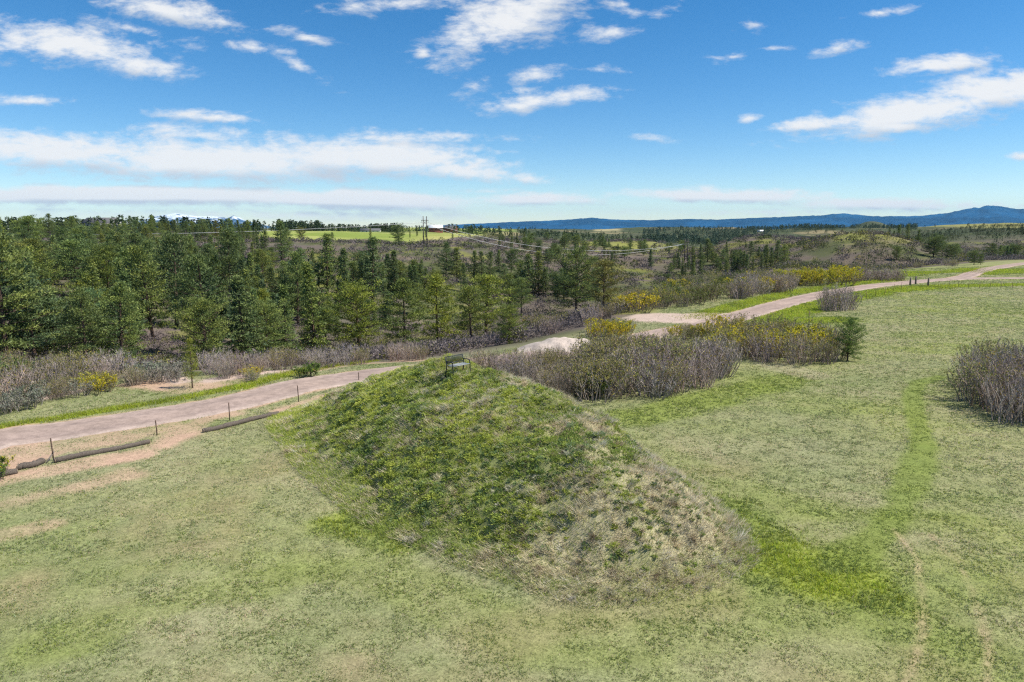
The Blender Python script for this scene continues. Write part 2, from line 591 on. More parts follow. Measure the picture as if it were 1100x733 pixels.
def mat_noise(name, c1, c2, scale=8.0, rough=0.8, metallic=0.0, spec=0.3, stretch=None, bump=0.0):
    m, nt, b = new_mat(name)
    tcn = nt.nodes.new('ShaderNodeTexCoord')
    src = tcn.outputs['Object']
    if stretch:
        mp = nt.nodes.new('ShaderNodeMapping')
        mp.inputs['Scale'].default_value = stretch
        nt.links.new(src, mp.inputs[0])
        src = mp.outputs[0]
    nz = nt.nodes.new('ShaderNodeTexNoise')
    nz.inputs['Scale'].default_value = scale
    nz.inputs['Detail'].default_value = 7
    nz.inputs['Roughness'].default_value = 0.65
    nt.links.new(src, nz.inputs['Vector'])
    cr = nt.nodes.new('ShaderNodeValToRGB')
    cr.color_ramp.elements[0].position = 0.32
    cr.color_ramp.elements[1].position = 0.68
    cr.color_ramp.elements[0].color = (*c1, 1)
    cr.color_ramp.elements[1].color = (*c2, 1)
    nt.links.new(nz.outputs[0], cr.inputs[0])
    nt.links.new(cr.outputs[0], b.inputs['Base Color'])
    b.inputs['Roughness'].default_value = rough
    b.inputs['Metallic'].default_value = metallic
    b.inputs['Specular IOR Level'].default_value = spec
    if bump:
        bp = nt.nodes.new('ShaderNodeBump')
        bp.inputs['Strength'].default_value = bump
        nt.links.new(nz.outputs[0], bp.inputs['Height'])
        nt.links.new(bp.outputs[0], b.inputs['Normal'])
    return m


M_GROUND = mat_attr('earth_and_thatch', 1.0, noise=[(0.9, 0.12), (6.0, 0.22), (19.0, 0.38)], spec=0.03)
M_GRASS = mat_attr('grass_blades', 0.75, translucent=0.42, spec=0.15)
M_WEED = mat_attr('weed_leaves', 0.65, translucent=0.40, spec=0.2)
M_ROAD = mat_attr('gravel_road', 1.0, noise=[(0.35, 0.16), (2.2, 0.22), (14.0, 0.2)], spec=0.05)
M_NEEDLE = mat_attr('pine_needles', 0.6, translucent=0.22, obj_tint=True, spec=0.25)
M_BARK = mat_attr('bark', 0.95, noise=[(6.0, 0.3)], spec=0.05)
M_TWIG = mat_attr('twigs', 0.9, obj_tint=True, spec=0.08)
M_BUD = mat_attr('buds_and_leaves', 0.7, translucent=0.3, obj_tint=True, spec=0.12)
M_SCRUB = mat_attr('scrub_twigs', 0.9, translucent=0.12, spec=0.08)
M_MOUNT = mat_attr('mountain_forest_haze', 1.0, noise=[(0.004, 0.25)], spec=0.0)

# ------------------------------------------------------------------ the mound
MOUND_POLY = np.array([(-13.2, 34.5), (-9.3, 27.8), (-4.9, 22.0), (-1.5, 19.2), (2.0, 16.9), (4.8, 17.4), (7.1, 19.2), (7.7, 21.4), (6.8, 25.5), (5.2, 31), (1.5, 37), (-5, 40.5), (-11, 39)])
MX = np.arange(-18, 14, 0.2)
MY = np.arange(12, 46, 0.2)
_gx, _gy = np.meshgrid(MX, MY, indexing='ij')
_in = inside(_gx, _gy, MOUND_POLY)
_d = dist_poly(_gx, _gy, MOUND_POLY, True)
_d = np.where(_in, _d, -_d)
MH = np.where(_d > 0, 3.25 * (1 - np.exp(-(np.maximum(_d, 0) / 3.0) ** 1.45)), 0)
MH = gblur(gblur(MH, 4.0, 0), 4.0, 1)
RIDGE = np.array([(-2.6, 32), (0.4, 29.4), (3.0, 26.2), (4.6, 23.4), (6.0, 20.6)])
MH += 0.45 * np.exp(-(dist_poly(_gx, _gy, RIDGE) / 1.5) ** 2) * sstep(0.2, 1.2, _d)
MH *= 1 - 0.12 * sstep(28, 20, _gy)
MH *= 0.22 + 0.78 * sstep(-12.6, -3.4, _gx + (_gy - 30) * .12)
MH = MH + sstep(0.3, 1.5, MH) * (fbm(_gx, _gy, 2.6, 3, 21) - .5) * 0.62
MH = np.where(_d < -1.2, -0.6, np.where(_d < 0.0, np.minimum(MH, MH) - 0.10 * sstep(0.2, -1.2, _d), MH))


def mnd(x, y):
    """mound height above the ground, negative outside it"""
    x, y = np.asarray(x, float), np.asarray(y, float)
    fx = np.clip((x - MX[0]) / 0.2, 0, len(MX) - 1.001)
    fy = np.clip((y - MY[0]) / 0.2, 0, len(MY) - 1.001)
    i, j = fx.astype(int), fy.astype(int)
    fx, fy = fx - i, fy - j
    return (MH[i, j] * (1 - fx) + MH[i + 1, j] * fx) * (1 - fy) + (MH[i, j + 1] * (1 - fx) + MH[i + 1, j + 1] * fx) * fy


def mound_rough(x, y, m):
    return sstep(.1, .6, m) * ((fbm(x, y, 0.5, 3, 75) - .5) * 0.36 + (fbm(x, y, 1.3, 2, 70) - .5) * .60)


def surf(x, y):
    m = mnd(x, y)
    return hgt(x, y) + np.maximum(m, 0) + mound_rough(x, y, m)


def sp(px, py):
    """world point on ground or mound"""
    return np.array(gp(px, py, 10.0, 900, surf))


# ------------------------------------------------------------------ roads and what is painted on the ground
ROAD = smooth_path(gpoly([(-200, 527), (-90, 497), (0, 471), (70, 462), (140, 452), (200, 442), (280, 426), (321, 415), (372, 406), (420, 399), (500, 390), (580, 381), (650, 370), (700, 360), (750, 351), (800, 338), (850, 324), (900, 313), (950, 306), (1000, 301.5), (1040, 299.5), (1100, 299), (1200, 299.5)]), 0.8)
BRANCH = smooth_path(gpoly([(1018, 300.5), (1036, 297.5), (1050, 292.5), (1068, 288), (1090, 284.5), (1130, 282)]), 0.8)
ROAD_W = 1.92

G_GREEN = np.array((0.190, 0.240, 0.068))
G_YEL = np.array((0.265, 0.315, 0.040))
G_SAGE = np.array((0.290, 0.308, 0.170))
G_STRAW = np.array((0.490, 0.440, 0.285))
G_BROWN = np.array((0.240, 0.180, 0.110))
DIRT = np.array((0.400, 0.275, 0.200))
ROADC = np.array((0.315, 0.242, 0.210))
SCRUBC = np.array((0.118, 0.098, 0.082))

# name, polyline in photo pixels, half width in metres, softness, what
STROKES = [
    ('lush', [(772, 545), (810, 568), (850, 594), (890, 612), (935, 628)], 0.55, 1.3),
    ('lush', [(800, 588), (840, 612), (880, 630)], 0.4, 1.2),
    ('lush', [(380, 560), (430, 575), (490, 575), (540, 588)], 0.5, 1.2),
    ('track', [(1010, 405), (985, 412), (980, 430), (988, 465), (992, 480)], 0.34, 0.35),
    ('track', [(992, 480), (975, 530), (940, 580), (900, 600)], 0.42, 0.6),
    ('faint', [(700, 485), (790, 520), (880, 545), (970, 555), (1100, 575)], 0.6, 1.0),
    ('faint', [(330, 610), (420, 620), (560, 680), (700, 690), (820, 660), (930, 625)], 0.7, 0.9),
    ('faint', [(60, 690), (150, 660), (250, 635), (350, 615)], 0.5, 0.8),
    ('green', [(640, 455), (720, 440), (800, 420), (860, 405)], 0.9, 1.2),
    ('trail', [(962, 570), (985, 600), (990, 640), (990, 680), (975, 735), (970, 780)], 0.03, 0.16),
    ('trail', [(1000, 575), (1030, 605), (1050, 650), (1062, 700), (1060, 740)], 0.0, 0.16),
    ('brown', [(520, 690), (600, 660), (680, 650), (760, 640)], 0.5, 0.8),
    ('verge', [(-80, 484), (0, 460), (70, 448), (140, 437), (200, 427), (265, 414)], 0.35, 0.4),
    ('verge', [(262, 416), (330, 398), (400, 388)], 0.5, 0.6),
    ('verge', [(780, 352), (830, 341), (870, 331), (905, 321), (950, 313), (1010, 308), (1100, 306)], 1.7, 1.6),
    ('verge', [(745, 342), (800, 327), (850, 315), (900, 307), (960, 300)], 1.4, 1.2),
    ('verge', [(935, 297), (985, 293), (1030, 292), (1045, 289)], 2.4, 3.0),
    ('verge', [(1060, 294), (1090, 291), (1120, 290)], 2.4, 3.0),
    ('verge', [(840, 345), (870, 345), (905, 343)], 1.2, 1.5),
    ('straw', [(770, 372), (800, 382), (850, 398), (880, 404)], 0.8, 1.2),
    ('dirt', [(-30, 525), (40, 508), (100, 497), (150, 488)], 0.55, 0.5),
    ('dirt', [(0, 496), (60, 478), (120, 470), (165, 458)], 1.3, 0.7),
    ('dirt', [(175, 478), (200, 462), (220, 450), (240, 445)], 0.45, 0.7),
    ('dirt', [(-20, 580), (0, 575), (25, 570), (45, 565)], 0.35, 0.5),
    ('dirt', [(0, 545), (40, 532), (100, 520), (130, 512)], 0.35, 0.8),
    ('dirt', [(150, 412), (200, 418), (255, 409)], 0.9, 0.8),
    ('dirt', [(318, 400), (345, 396), (385, 391), (430, 388), (455, 387)], 0.8, 0.9),
    ('dirt', [(300, 441), (330, 432), (375, 420)], 0.25, 0.7),
    ('gravel', [(565, 381), (600, 378), (640, 377)], 1.4, 0.8),
    ('gravel', [(712, 341), (735, 343), (765, 341)], 3.3, 1.5),
    ('sand', [(0, 437), (60, 425), (110, 415)], 0.35, 0.6),
    ('sand', [(228, 409), (265, 403), (310, 397)], 0.4, 0.7),
    ('sand', [(90, 409), (130, 405), (150, 402), (195, 410)], 0.5, 0.5),
]
STROKES = [(k, gpoly(p), w, s) for k, p, w, s in STROKES]
FIELD = np.array([gp(*p) for p in [(275, 255), (300, 259), (345, 260), (400, 258.5), (440, 261.5), (480, 257), (530, 253), (556, 250)]])


def ground_look(x, y, rnd=False):
    """base colour and sward of the open ground: colour, straw share, lush share, height, bare share"""
    shape = x.shape
    n_big = fbm(x, y, 14, 3, 31)
    n_mid = fbm(x, y, 2.6, 3, 32)
    n_sml = fbm(x, y, 0.7, 2, 33)
    n_dir = fbm(x * 0.35 + y * 0.2, y, 1.6, 3, 34)
    straw = np.clip(0.36 + 0.6 * (n_big - .5) + .65 * (n_mid - .5) + .8 * (n_dir - .5) + .4 * (n_sml - .5), 0.08, 0.85)
    lush = np.clip(0.13 + 0.7 * (fbm(x, y, 7, 3, 36) - .5) + 0.12 * sstep(0, 35, x) + 0.35 * (n_sml - .5), 0, 0.6)
    sage = np.clip(0.55 + 1.2 * (fbm(x, y, 10, 3, 37) - .5) + .12 * sstep(5, -15, x), 0.05, 0.8)
    bare = np.clip(2.2 * (fbm(x, y, 3.4, 4, 38) - .66), 0, 0.6)
    height = 0.8 + 0.25 * (n_mid - .5)
    dirt = np.zeros(shape)
    gravel = np.zeros(shape)
    wig = (fbm(x, y, 1.8, 3, 39) - .5) * 1.6
    for kind, pts, w, s in STROKES:
        d = dist_poly(x, y, pts)
        m = 1 - sstep(0, 1, (d - w) / s + wig * (0.8 if kind != 'trail' else 0.5))
        if kind == 'lush':
            lush = np.maximum(lush, m * np.clip(.15 + 1.5 * (n_mid - .25) + .8 * (n_sml - .5), 0, .72))
            straw *= 1 - .65 * m
            sage *= 1 - m
            height += 0.7 * m
            bare *= 1 - m
        elif kind == 'verge':
            lush = np.maximum(lush, m * np.clip(.45 + 1.2 * (n_mid - .2), 0, .95))
            straw *= 1 - .8 * m
            sage *= 1 - m
            height += 1.0 * m
            bare *= 1 - m
        elif kind == 'green':
            lush = np.maximum(lush, m * 0.30)
            straw *= 1 - .6 * m
            sage *= 1 - .8 * m
            height += 0.25 * m
        elif kind == 'track':
            lush *= 1 - .35 * m
            straw *= 1 - .85 * m
            sage *= 1 - .92 * m
            height -= .2 * m
        elif kind == 'faint':
            lush = np.maximum(lush, m * 0.22)
            straw *= 1 - .35 * m
            sage *= 1 - .4 * m
        elif kind == 'trail':
            dirt = np.maximum(dirt, m * 0.48 * np.clip(.35 + 1.6 * (n_sml - .25), 0, 1))
        elif kind == 'brown':
            bare = np.maximum(bare, m * 0.30)
        elif kind == 'straw':
            straw = np.maximum(straw, m * 0.9)
            lush *= 1 - m
        elif kind == 'dirt':
            dirt = np.maximum(dirt, m * np.clip(0.55 + 1.5 * (n_mid - .35), 0, 1))
        elif kind in ('gravel', 'sand'):
            gravel = np.maximum(gravel, m)
    dr = np.minimum(dist_poly(x, y, ROAD[::3]), dist_poly(x, y, BRANCH[::3]))
    edge = 1 - sstep(0, 1, (dr - ROAD_W + 0.25) / 0.6 + wig * 0.7)
    dirt = np.maximum(dirt, edge)
    return straw, lush, sage, bare, height, dirt, gravel


def ground_color(x, y):
    n = len(x)
    straw, lush, sage, bare, height, dirt, gravel = ground_look(x, y)
    c = np.tile(G_GREEN * 1.0, (n, 1))
    c = mix3(c, G_SAGE * .9, sage)
    c = mix3(c, G_YEL, lush)
    c = mix3(c, G_STRAW * .75, straw * .75)
    c = c * .80  # sward base darkened for the shade down in the thatch
    c = mix3(c, G_BROWN, bare)
    # beyond the plateau: scrub hills, far field, mesas
    z = hgt(x, y)
    u = x / np.maximum(y, 1)
    rim = np.interp(u, [ub(p) for p in (-150, 0, 150, 300, 450, 560, 640, 700, 800, 900, 1000, 1150)], [44, 46, 47, 48, 51, 56, 66, 76, 112, 158, 186, 198])
    sc = sstep(-2, 10, y - rim)
    nb = fbm(x, y, 22, 4, 41)
    nm = fbm(x, y, 60, 3, 42)
    ns = fbm(x, y, 5, 4, 43)
    scrub = np.tile(SCRUBC, (n, 1))
    scrub = mix3(scrub, (0.075, 0.092, 0.036), sstep(.42, .60, nb) * .85)
    scrub = mix3(scrub, (0.210, 0.170, 0.110), sstep(.58, .74, ns) * .5)
    scrub = mix3(scrub, (0.135, 0.108, 0.108), sstep(.48, .62, nm) * .55)
    scrub = mix3(scrub, (0.170, 0.180, 0.040), sstep(.60, .74, fbm(x, y, 16, 3, 44)) * .7)
    scrub = mix3(scrub, (0.060, 0.078, 0.042), sstep(500, 750, y) * .75)
    c = mix3(c, scrub, sc)
    # far green field on the rim
    fy = np.interp(u, FIELD[:, 0] / FIELD[:, 1], FIELD[:, 1])
    fm = sstep(-12, 12, y - fy + (fbm(x, y, 30, 3, 45) - .5) * 40) * sstep(ub(268), ub(285), u) * sstep(ub(560), ub(545), u)
    fcol = mix3(np.tile(np.array((0.190, 0.240, 0.055)), (n, 1)), (0.36, 0.36, 0.13), sstep(.42, .64, fbm(x, y, 70, 3, 46)) * .55)
    fcol = mix3(fcol, (0.36, 0.33, 0.13), sstep(ub(430), ub(470), u) * sstep(700, 420, y) * .7)
    c = mix3(c, fcol, fm)
    # meadow behind the right-hand road, hump top, far meadows and mesas
    hump = sstep(2.6, 5.0, z + (ns - .5) * 3) * sstep(230, 280, y) * sstep(420, 360, y) * sstep(ub(885), ub(905), u)
    c = mix3(c, (0.25, 0.25, 0.065), hump * .5)
    mesa = sstep(8.0, 11.5, z + (fbm(x, y, 80, 3, 47) - .5) * 5) * sstep(650, 850, y) * sstep(ub(940), ub(985), u)
    c = mix3(c, (0.255, 0.245, 0.095), mesa * .85)
    bench = np.exp(-((y - 500) / 45) ** 2) * sstep(ub(600), ub(625), u) * sstep(ub(745), ub(725), u)
    c = mix3(c, (0.24, 0.25, 0.06), np.clip(bench * (0.4 + 1.2 * (fbm(x, y, 40, 2, 48) - .3)), 0, .9))
    tan = sstep(.60, .70, fbm(x, y * .6, 130, 3, 49)) * sstep(750, 1000, y) * (1 - sstep(6, 10, z) * sstep(ub(940), ub(985), u))
    c = mix3(c, (0.27, 0.22, 0.13), tan * .7)
    pale = sstep(ub(635), ub(642), u) * sstep(ub(672), ub(660), u) * sstep(1200, 1350, y) * sstep(2200, 1900, y)
    c = mix3(c, (0.38, 0.33, 0.19), pale * .8)
    dk = sstep(0.48, 0.56, fbm(x, y, 45, 4, 50)) * sstep(600, 800, y)
    c = mix3(c, (0.045, 0.062, 0.035), dk * .7 * (1 - .7 * mesa))
    c = mix3(c, (0.05, 0.07, 0.045), sstep(3500, 6000, y))
    c = mix3(c, DIRT, np.clip(dirt, 0, 1))
    c = mix3(c, (0.42, 0.33, 0.28), gravel)
    return c


def build_ground():
    rows = [-60.0, -30, -12, 0, 5]
    y = 8.0
    while y < 19000:
        rows.append(y)
        y += max(0.16, y * 0.0092)
    rows = np.array(rows)
    nu = 560
    s = np.linspace(-1, 1, nu)
    s = s * (0.72 + 0.28 * s * s)
    w = 42 + 1.02 * np.maximum(rows, 0)
    X = s[None, :] * w[:, None]
    Y = np.repeat(rows[:, None], nu, 1)
    x, y = X.ravel(), Y.ravel()
    z = hgt(x, y)
    near = (y > 10) & (y < 60)
    z = z + near * (fbm(x, y, 0.5, 2, 61) - .5) * 0.05
    m = mnd(x, y)
    z = np.where(m > 0.12, z - 0.25, z)
    nr = len(rows)
    idx = np.arange(nr * nu).reshape(nr, nu)
    f = np.stack([idx[:-1, :-1].ravel(), idx[:-1, 1:].ravel(), idx[1:, 1:].ravel(), idx[1:, :-1].ravel()], 1)
    me = mesh_np('ground', np.stack([x, y, z], 1), f, M_GROUND, ground_color(x, y), smooth=True)
    tag(link('ground', me), 'grassy plateau falling into a scrubby canyon with hills beyond', None, None, 'structure')


build_ground()


def mound_zone(x, y):
    """share of straw, share of lush green, share of grey on the mound"""
    dry_r = sstep(-1.0, 5.0, x + (24 - y) * 0.25 + (fbm(x, y, 3, 3, 71) - .5) * 6)
    foot = sstep(1.25, 0.3, mnd(x, y))
    crest = np.exp(-(dist_poly(x, y, RIDGE[1:]) / 1.3) ** 2)
    straw = np.clip(0.10 + 0.34 * dry_r * sstep(24.5, 19.5, y + (fbm(x, y, 2.5, 3, 77) - .5) * 5) + 0.16 * dry_r + 1.25 * (fbm(x, y, 1.3, 3, 72) - .5) + .42 * foot * dry_r + .34 * crest, 0.02, 0.85)
    lush = np.clip(0.42 + 1.5 * (fbm(x, y, 2.2, 3, 73) - .5) - 0.3 * dry_r + 0.3 * sstep(30, 34, y), 0, 1)
    grey = np.clip(0.15 + 1.3 * (fbm(x, y, 1.7, 3, 74) - .55) + .1 * dry_r, 0, .7)
    return straw, lush, grey


def build_mound():
    xs = np.arange(-15.2, 10.6, 0.14)
    ys = np.arange(14.8, 42.4, 0.14)
    X, Y = np.meshgrid(xs, ys, indexing='ij')
    x, y = X.ravel(), Y.ravel()
    m = mnd(x, y)
    z = hgt(x, y) + m + mound_rough(x, y, m)
    ok = (m > -0.35).reshape(X.shape)
    idx = np.arange(X.size).reshape(X.shape)
    keep = ok[:-1, :-1] & ok[1:, :-1] & ok[1:, 1:] & ok[:-1, 1:]
    f = np.stack([idx[:-1, :-1][keep], idx[1:, :-1][keep], idx[1:, 1:][keep], idx[:-1, 1:][keep]], 1)
    used = np.unique(f)
    remap = np.full(X.size, -1)
    remap[used] = np.arange(len(used))
    f = remap[f]
    x, y, z = x[used], y[used], z[used]
    st, lu, gr = mound_zone(x, y)
    c = np.tile(np.array((0.170, 0.185, 0.075)), (len(x), 1))
    c = mix3(c, (0.17, 0.205, 0.055), lu * .6)
    c = mix3(c, (0.42, 0.36, 0.25), st * .75)
    c = mix3(c, (0.20, 0.15, 0.10), sstep(.64, .74, fbm(x, y, 1.1, 3, 76)) * .6)
    c = mix3(c, ground_color(x, y), sstep(.75, .15, mnd(x, y) + (fbm(x, y, 1.2, 3, 88) - .5) * .7))
    me = mesh_np('mound_hill', np.stack([x, y, z], 1), f, M_GROUND, c, smooth=True)
    tag(link('mound_hill', me), 'weedy earth mound topped by a bench beside the gravel road', None, None, 'structure')


build_mound()


def build_road(name, path, hw, label, lift=0.03):
    d = np.gradient(path, axis=0)
    nrm = np.stack([-d[:, 1], d[:, 0]], 1) / np.maximum(np.linalg.norm(d, axis=1)[:, None], 1e-6)
    nc = 19
    t = np.linspace(-1, 1, nc)
    s = np.arange(len(path))
    wl = hw * (1 + 0.42 * (fbm(s * 0.8, s * 0, 2.2, 4, 81, .65) - .5))
    wr = hw * (1 + 0.42 * (fbm(s * 0.8, s * 0 + 40, 2.2, 4, 82, .65) - .5))
    w = np.where(t[None, :] < 0, wr[:, None], wl[:, None]) * t[None, :]
    P = path[:, None, :] + nrm[:, None, :] * w[:, :, None]
    x, y = P[..., 0].ravel(), P[..., 1].ravel()
    tt = np.repeat(t[None, :], len(path), 0).ravel()
    crown = 0.05 * (1 - tt ** 2) - 0.035 * np.exp(-((np.abs(tt) - .45) / .16) ** 2)
    z = hgt(x, y) + lift + crown - 0.05 * (np.abs(tt) > .99)
    c = np.tile(ROADC, (len(x), 1))
    c = mix3(c, (0.265, 0.205, 0.182), np.exp(-((np.abs(tt) - .45) / .17) ** 2) * .95 * (0.35 + fbm(x, y, 6, 2, 83)))
    c = mix3(c, (0.40, 0.325, 0.285), np.exp(-((np.abs(tt) - .9) / .15) ** 2) * .6)
    c = mix3(c, (0.38, 0.29, 0.24), sstep(.5, .75, fbm(x, y, 2.5, 3, 84)) * .4)
    idx = np.arange(len(path) * nc).reshape(len(path), nc)
    f = np.stack([idx[:-1, :-1].ravel(), idx[:-1, 1:].ravel(), idx[1:, 1:].ravel(), idx[1:, :-1].ravel()], 1)
    if name == 'dirt_road':
        f = f[:, ::-1]
    me = mesh_np(name, np.stack([x, y, z], 1), f[:, ::-1], M_ROAD, c, smooth=True)
    tag(link(name, me), label, None, None, 'structure')


build_road('dirt_road', ROAD, ROAD_W, 'pinkish gravel road passing behind the mound and across the meadow')
build_road('side_road', BRANCH, 1.7, 'pale gravel branch road climbing away at the meadow edge', 0.045)


# ------------------------------------------------------------------ far mountains
def build_mountains(name, dist, prof, depth, colr, snow, label, seed, base=-80):
    px = np.array([p for p, _ in prof], float)
    py = np.array([q for _, q in prof], float)
    n = 420
    pp = np.linspace(px[0], px[-1], n)
    el = np.interp(pp, px, py)
    zr = CAM_H + (243.8 - el) / F * dist / CP
    xr = np.array([ub(p) for p in pp]) * dist
    m = 40
    rows = np.linspace(-1, 1, m)
    V = []
    for r in rows:
        yy = dist + r * depth
        sh = np.maximum(0, 1 - abs(r)) ** 1.15
        rid = fbm(xr + 999, np.full(n, yy), dist * 0.022, 4, seed)
        rid2 = fbm(xr, np.full(n, yy), dist * 0.007, 3, seed + 1)
        h = base + (zr - base) * (sh * (0.72 + 0.56 * rid * (1 - sh) / 0.5 * 0.5 + .28 * sh) + (rid2 - .5) * 0.10 * (1 - sh * .6))
        h += (zr - base) * 0.05 * (rid2 - .5)
        V.append(np.stack([xr * (yy / dist), np.full(n, yy), h], 1))
    V = np.concatenate(V)
    idx = np.arange(n * m).reshape(m, n)
    f = np.stack([idx[:-1, :-1].ravel(), idx[:-1, 1:].ravel(), idx[1:, 1:].ravel(), idx[1:, :-1].ravel()], 1)
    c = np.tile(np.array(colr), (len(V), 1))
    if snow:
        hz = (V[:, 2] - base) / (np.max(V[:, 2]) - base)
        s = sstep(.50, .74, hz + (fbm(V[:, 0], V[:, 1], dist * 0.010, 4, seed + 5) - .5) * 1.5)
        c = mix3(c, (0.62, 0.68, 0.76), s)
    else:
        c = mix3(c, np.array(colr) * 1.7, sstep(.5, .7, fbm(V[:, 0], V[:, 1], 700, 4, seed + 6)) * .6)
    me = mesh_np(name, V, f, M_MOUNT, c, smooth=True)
    tag(link(name, me), label, None, None, 'structure')


build_mountains('mountain', 13500, [(440, 247), (480, 241.5), (520, 240), (560, 238), (590, 237), (615, 235.5), (630, 234.3), (636, 233.8), (645, 234.9), (660, 236), (700, 236.5), (740, 235.5), (770, 236), (800, 234.5), (830, 233.5), (850, 232.6), (880, 231.5), (905, 229.3), (918, 230.5), (940, 232.6), (960, 232.3), (985, 232.4), (1000, 230.8), (1016, 229), (1030, 225.8), (1042, 223.8), (1050, 223.2), (1058, 221.6), (1068, 222), (1080, 223.4), (1090, 225.3), (1097, 224.6), (1110, 228), (1140, 231), (1200, 234), (1260, 238)], 2600, (0.007, 0.050, 0.118), False, 'forested blue mountain range along the horizon', 91)  # forest colour carries the blue of the haze in front of it
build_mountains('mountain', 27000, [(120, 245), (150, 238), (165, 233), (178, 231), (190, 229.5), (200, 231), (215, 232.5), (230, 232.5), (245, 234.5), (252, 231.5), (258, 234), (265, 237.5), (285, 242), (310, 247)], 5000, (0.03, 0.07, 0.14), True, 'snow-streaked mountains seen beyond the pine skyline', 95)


# ------------------------------------------------------------------ the air
def build_haze():
    m = bpy.data.materials.new('haze_air')
    m.use_nodes = True
    nt = m.node_tree
    nt.nodes.clear()
    o = nt.nodes.new('ShaderNodeOutputMaterial')
    v = nt.nodes.new('ShaderNodeVolumePrincipled')
    v.inputs['Color'].default_value = (0.38, 0.68, 1.0, 1)
    v.inputs['Density'].default_value = HAZE_D
    v.inputs['Anisotropy'].default_value = 0.0
    nt.links.new(v.outputs[0], o.inputs['Volume'])
    x0, x1, y0, y1, z0, z1 = -45000, 45000, -400, 36000, -400, 900
    vv = [(x0, y0, z0), (x1, y0, z0), (x1, y1, z0), (x0, y1, z0), (x0, y0, z1), (x1, y0, z1), (x1, y1, z1), (x0, y1, z1)]
    ff = [(0, 3, 2, 1), (4, 5, 6, 7), (0, 1, 5, 4), (1, 2, 6, 5), (2, 3, 7, 6), (3, 0, 4, 7)]
    me = mesh_np('haze', np.array(vv), np.array(ff), m)
    tag(link('haze', me), 'thin blue air over the whole landscape', None, None, 'stuff')


HAZE_D = 1.35e-5
build_haze()


# ------------------------------------------------------------------ mesh collector for plants and objects
class MB:
    def __init__(self):
        self.v, self.q, self.t, self.c, self.n = [], [], [], [], 0

    def add(self, v, q=None, t=None, c=(1, 1, 1)):
        v = np.asarray(v, float)
        if q is not None and len(q):
            self.q.append(np.asarray(q) + self.n)
        if t is not None and len(t):
            self.t.append(np.asarray(t) + self.n)
        c = np.asarray(c, float)
        self.c.append(np.tile(c, (len(v), 1)) if c.ndim == 1 else c)
        self.v.append(v)
        self.n += len(v)

    def tube(self, pts, rad, sides=6, c=(1, 1, 1), cap=True):
        pts = np.asarray(pts, float)
        rad = np.broadcast_to(np.asarray(rad, float), (len(pts),))
        d = np.gradient(pts, axis=0)
        d /= np.maximum(np.linalg.norm(d, axis=1)[:, None], 1e-9)
        ref = np.array([0.0, 0, 1]) if abs(d[0][2]) < .9 else np.array([1.0, 0, 0])
        e1 = np.cross(d, ref)
        e1 /= np.maximum(np.linalg.norm(e1, axis=1)[:, None], 1e-9)
        e2 = np.cross(d, e1)
        a = np.arange(sides) * 2 * math.pi / sides
        v = pts[:, None, :] + rad[:, None, None] * (np.cos(a)[None, :, None] * e1[:, None, :] + np.sin(a)[None, :, None] * e2[:, None, :])
        n = len(pts)
        i = np.arange(n * sides).reshape(n, sides)
        j = np.roll(i, -1, 1)
        q = np.stack([i[:-1], j[:-1], j[1:], i[1:]], -1).reshape(-1, 4)
        v = v.reshape(-1, 3)
        t = None
        if cap:
            v = np.vstack([v, pts[:1], pts[-1:]])
            k = n * sides
            t = np.array([(j[0][s], i[0][s], k) for s in range(sides)] + [(i[-1][s], j[-1][s], k + 1) for s in range(sides)])
        cc = np.asarray(c, float)
        if cc.ndim == 2:
            cc = np.repeat(cc, sides, 0)
            if cap:
                cc = np.vstack([cc, cc[:1], cc[-1:]])
        self.add(v, q, t, cc)

    def box(self, c, s, col=(1, 1, 1), rot=None):
        h = np.array(s) / 2.0
        v = np.array([(x, y, z) for z in (-1, 1) for y in (-1, 1) for x in (-1, 1)], float) * h
        if rot is not None:
            v = v @ np.array(rot).T
        v = v + np.array(c)
        q = [(0, 2, 3, 1), (4, 5, 7, 6), (0, 1, 5, 4), (2, 6, 7, 3), (0, 4, 6, 2), (1, 3, 7, 5)]
        self.add(v, q, None, col)

    def mesh(self, name, mat, smooth=False):
        fl = []
        if self.q:
            fl.append(np.concatenate(self.q))
        if self.t:
            fl.append(np.concatenate(self.t))
        return mesh_np(name, np.concatenate(self.v), fl, mat, np.concatenate(self.c), smooth)


def rot2(a):
    c, s = math.cos(a), math.sin(a)
    return np.array(((c, -s, 0), (s, c, 0), (0, 0, 1)))


def unit(v):
    return v / np.maximum(np.linalg.norm(v, axis=-1, keepdims=True), 1e-9)


def sprays(r, centres, dirs, n, length, width, spread, cols, up=0.25):
    """n small triangular leaf sprays round every centre, pointing outward along dirs: verts, tris, colours"""
    m = len(centres)
    c = np.repeat(centres, n, 0)
    d = np.repeat(dirs, n, 0)
    rnd = r.normal(size=(m * n, 3))
    p = c + rnd * np.array([spread, spread, spread * .42])
    dd = unit(unit(d) * 0.75 + unit(r.normal(size=(m * n, 3))) * 0.95 + np.array([0, 0, up]))
    side = unit(np.cross(dd, unit(r.normal(size=(m * n, 3)))))
    L = length * r.uniform(.6, 1.25, (m * n, 1))
    W = width * r.uniform(.6, 1.3, (m * n, 1))
    v = np.stack([p - side * W * .5, p + side * W * .5, p + dd * L], 1).reshape(-1, 3)
    t = np.arange(m * n * 3).reshape(-1, 3)
    col = np.repeat(cols, n, 0) * r.uniform(.78, 1.25, (m * n, 1))
    return v, t, np.repeat(col, 3, 0)


# ------------------------------------------------------------------ conifers (unit height, scaled per tree)
BARK_A, BARK_B = np.array((0.075, 0.055, 0.046)), np.array((0.135, 0.092, 0.068))


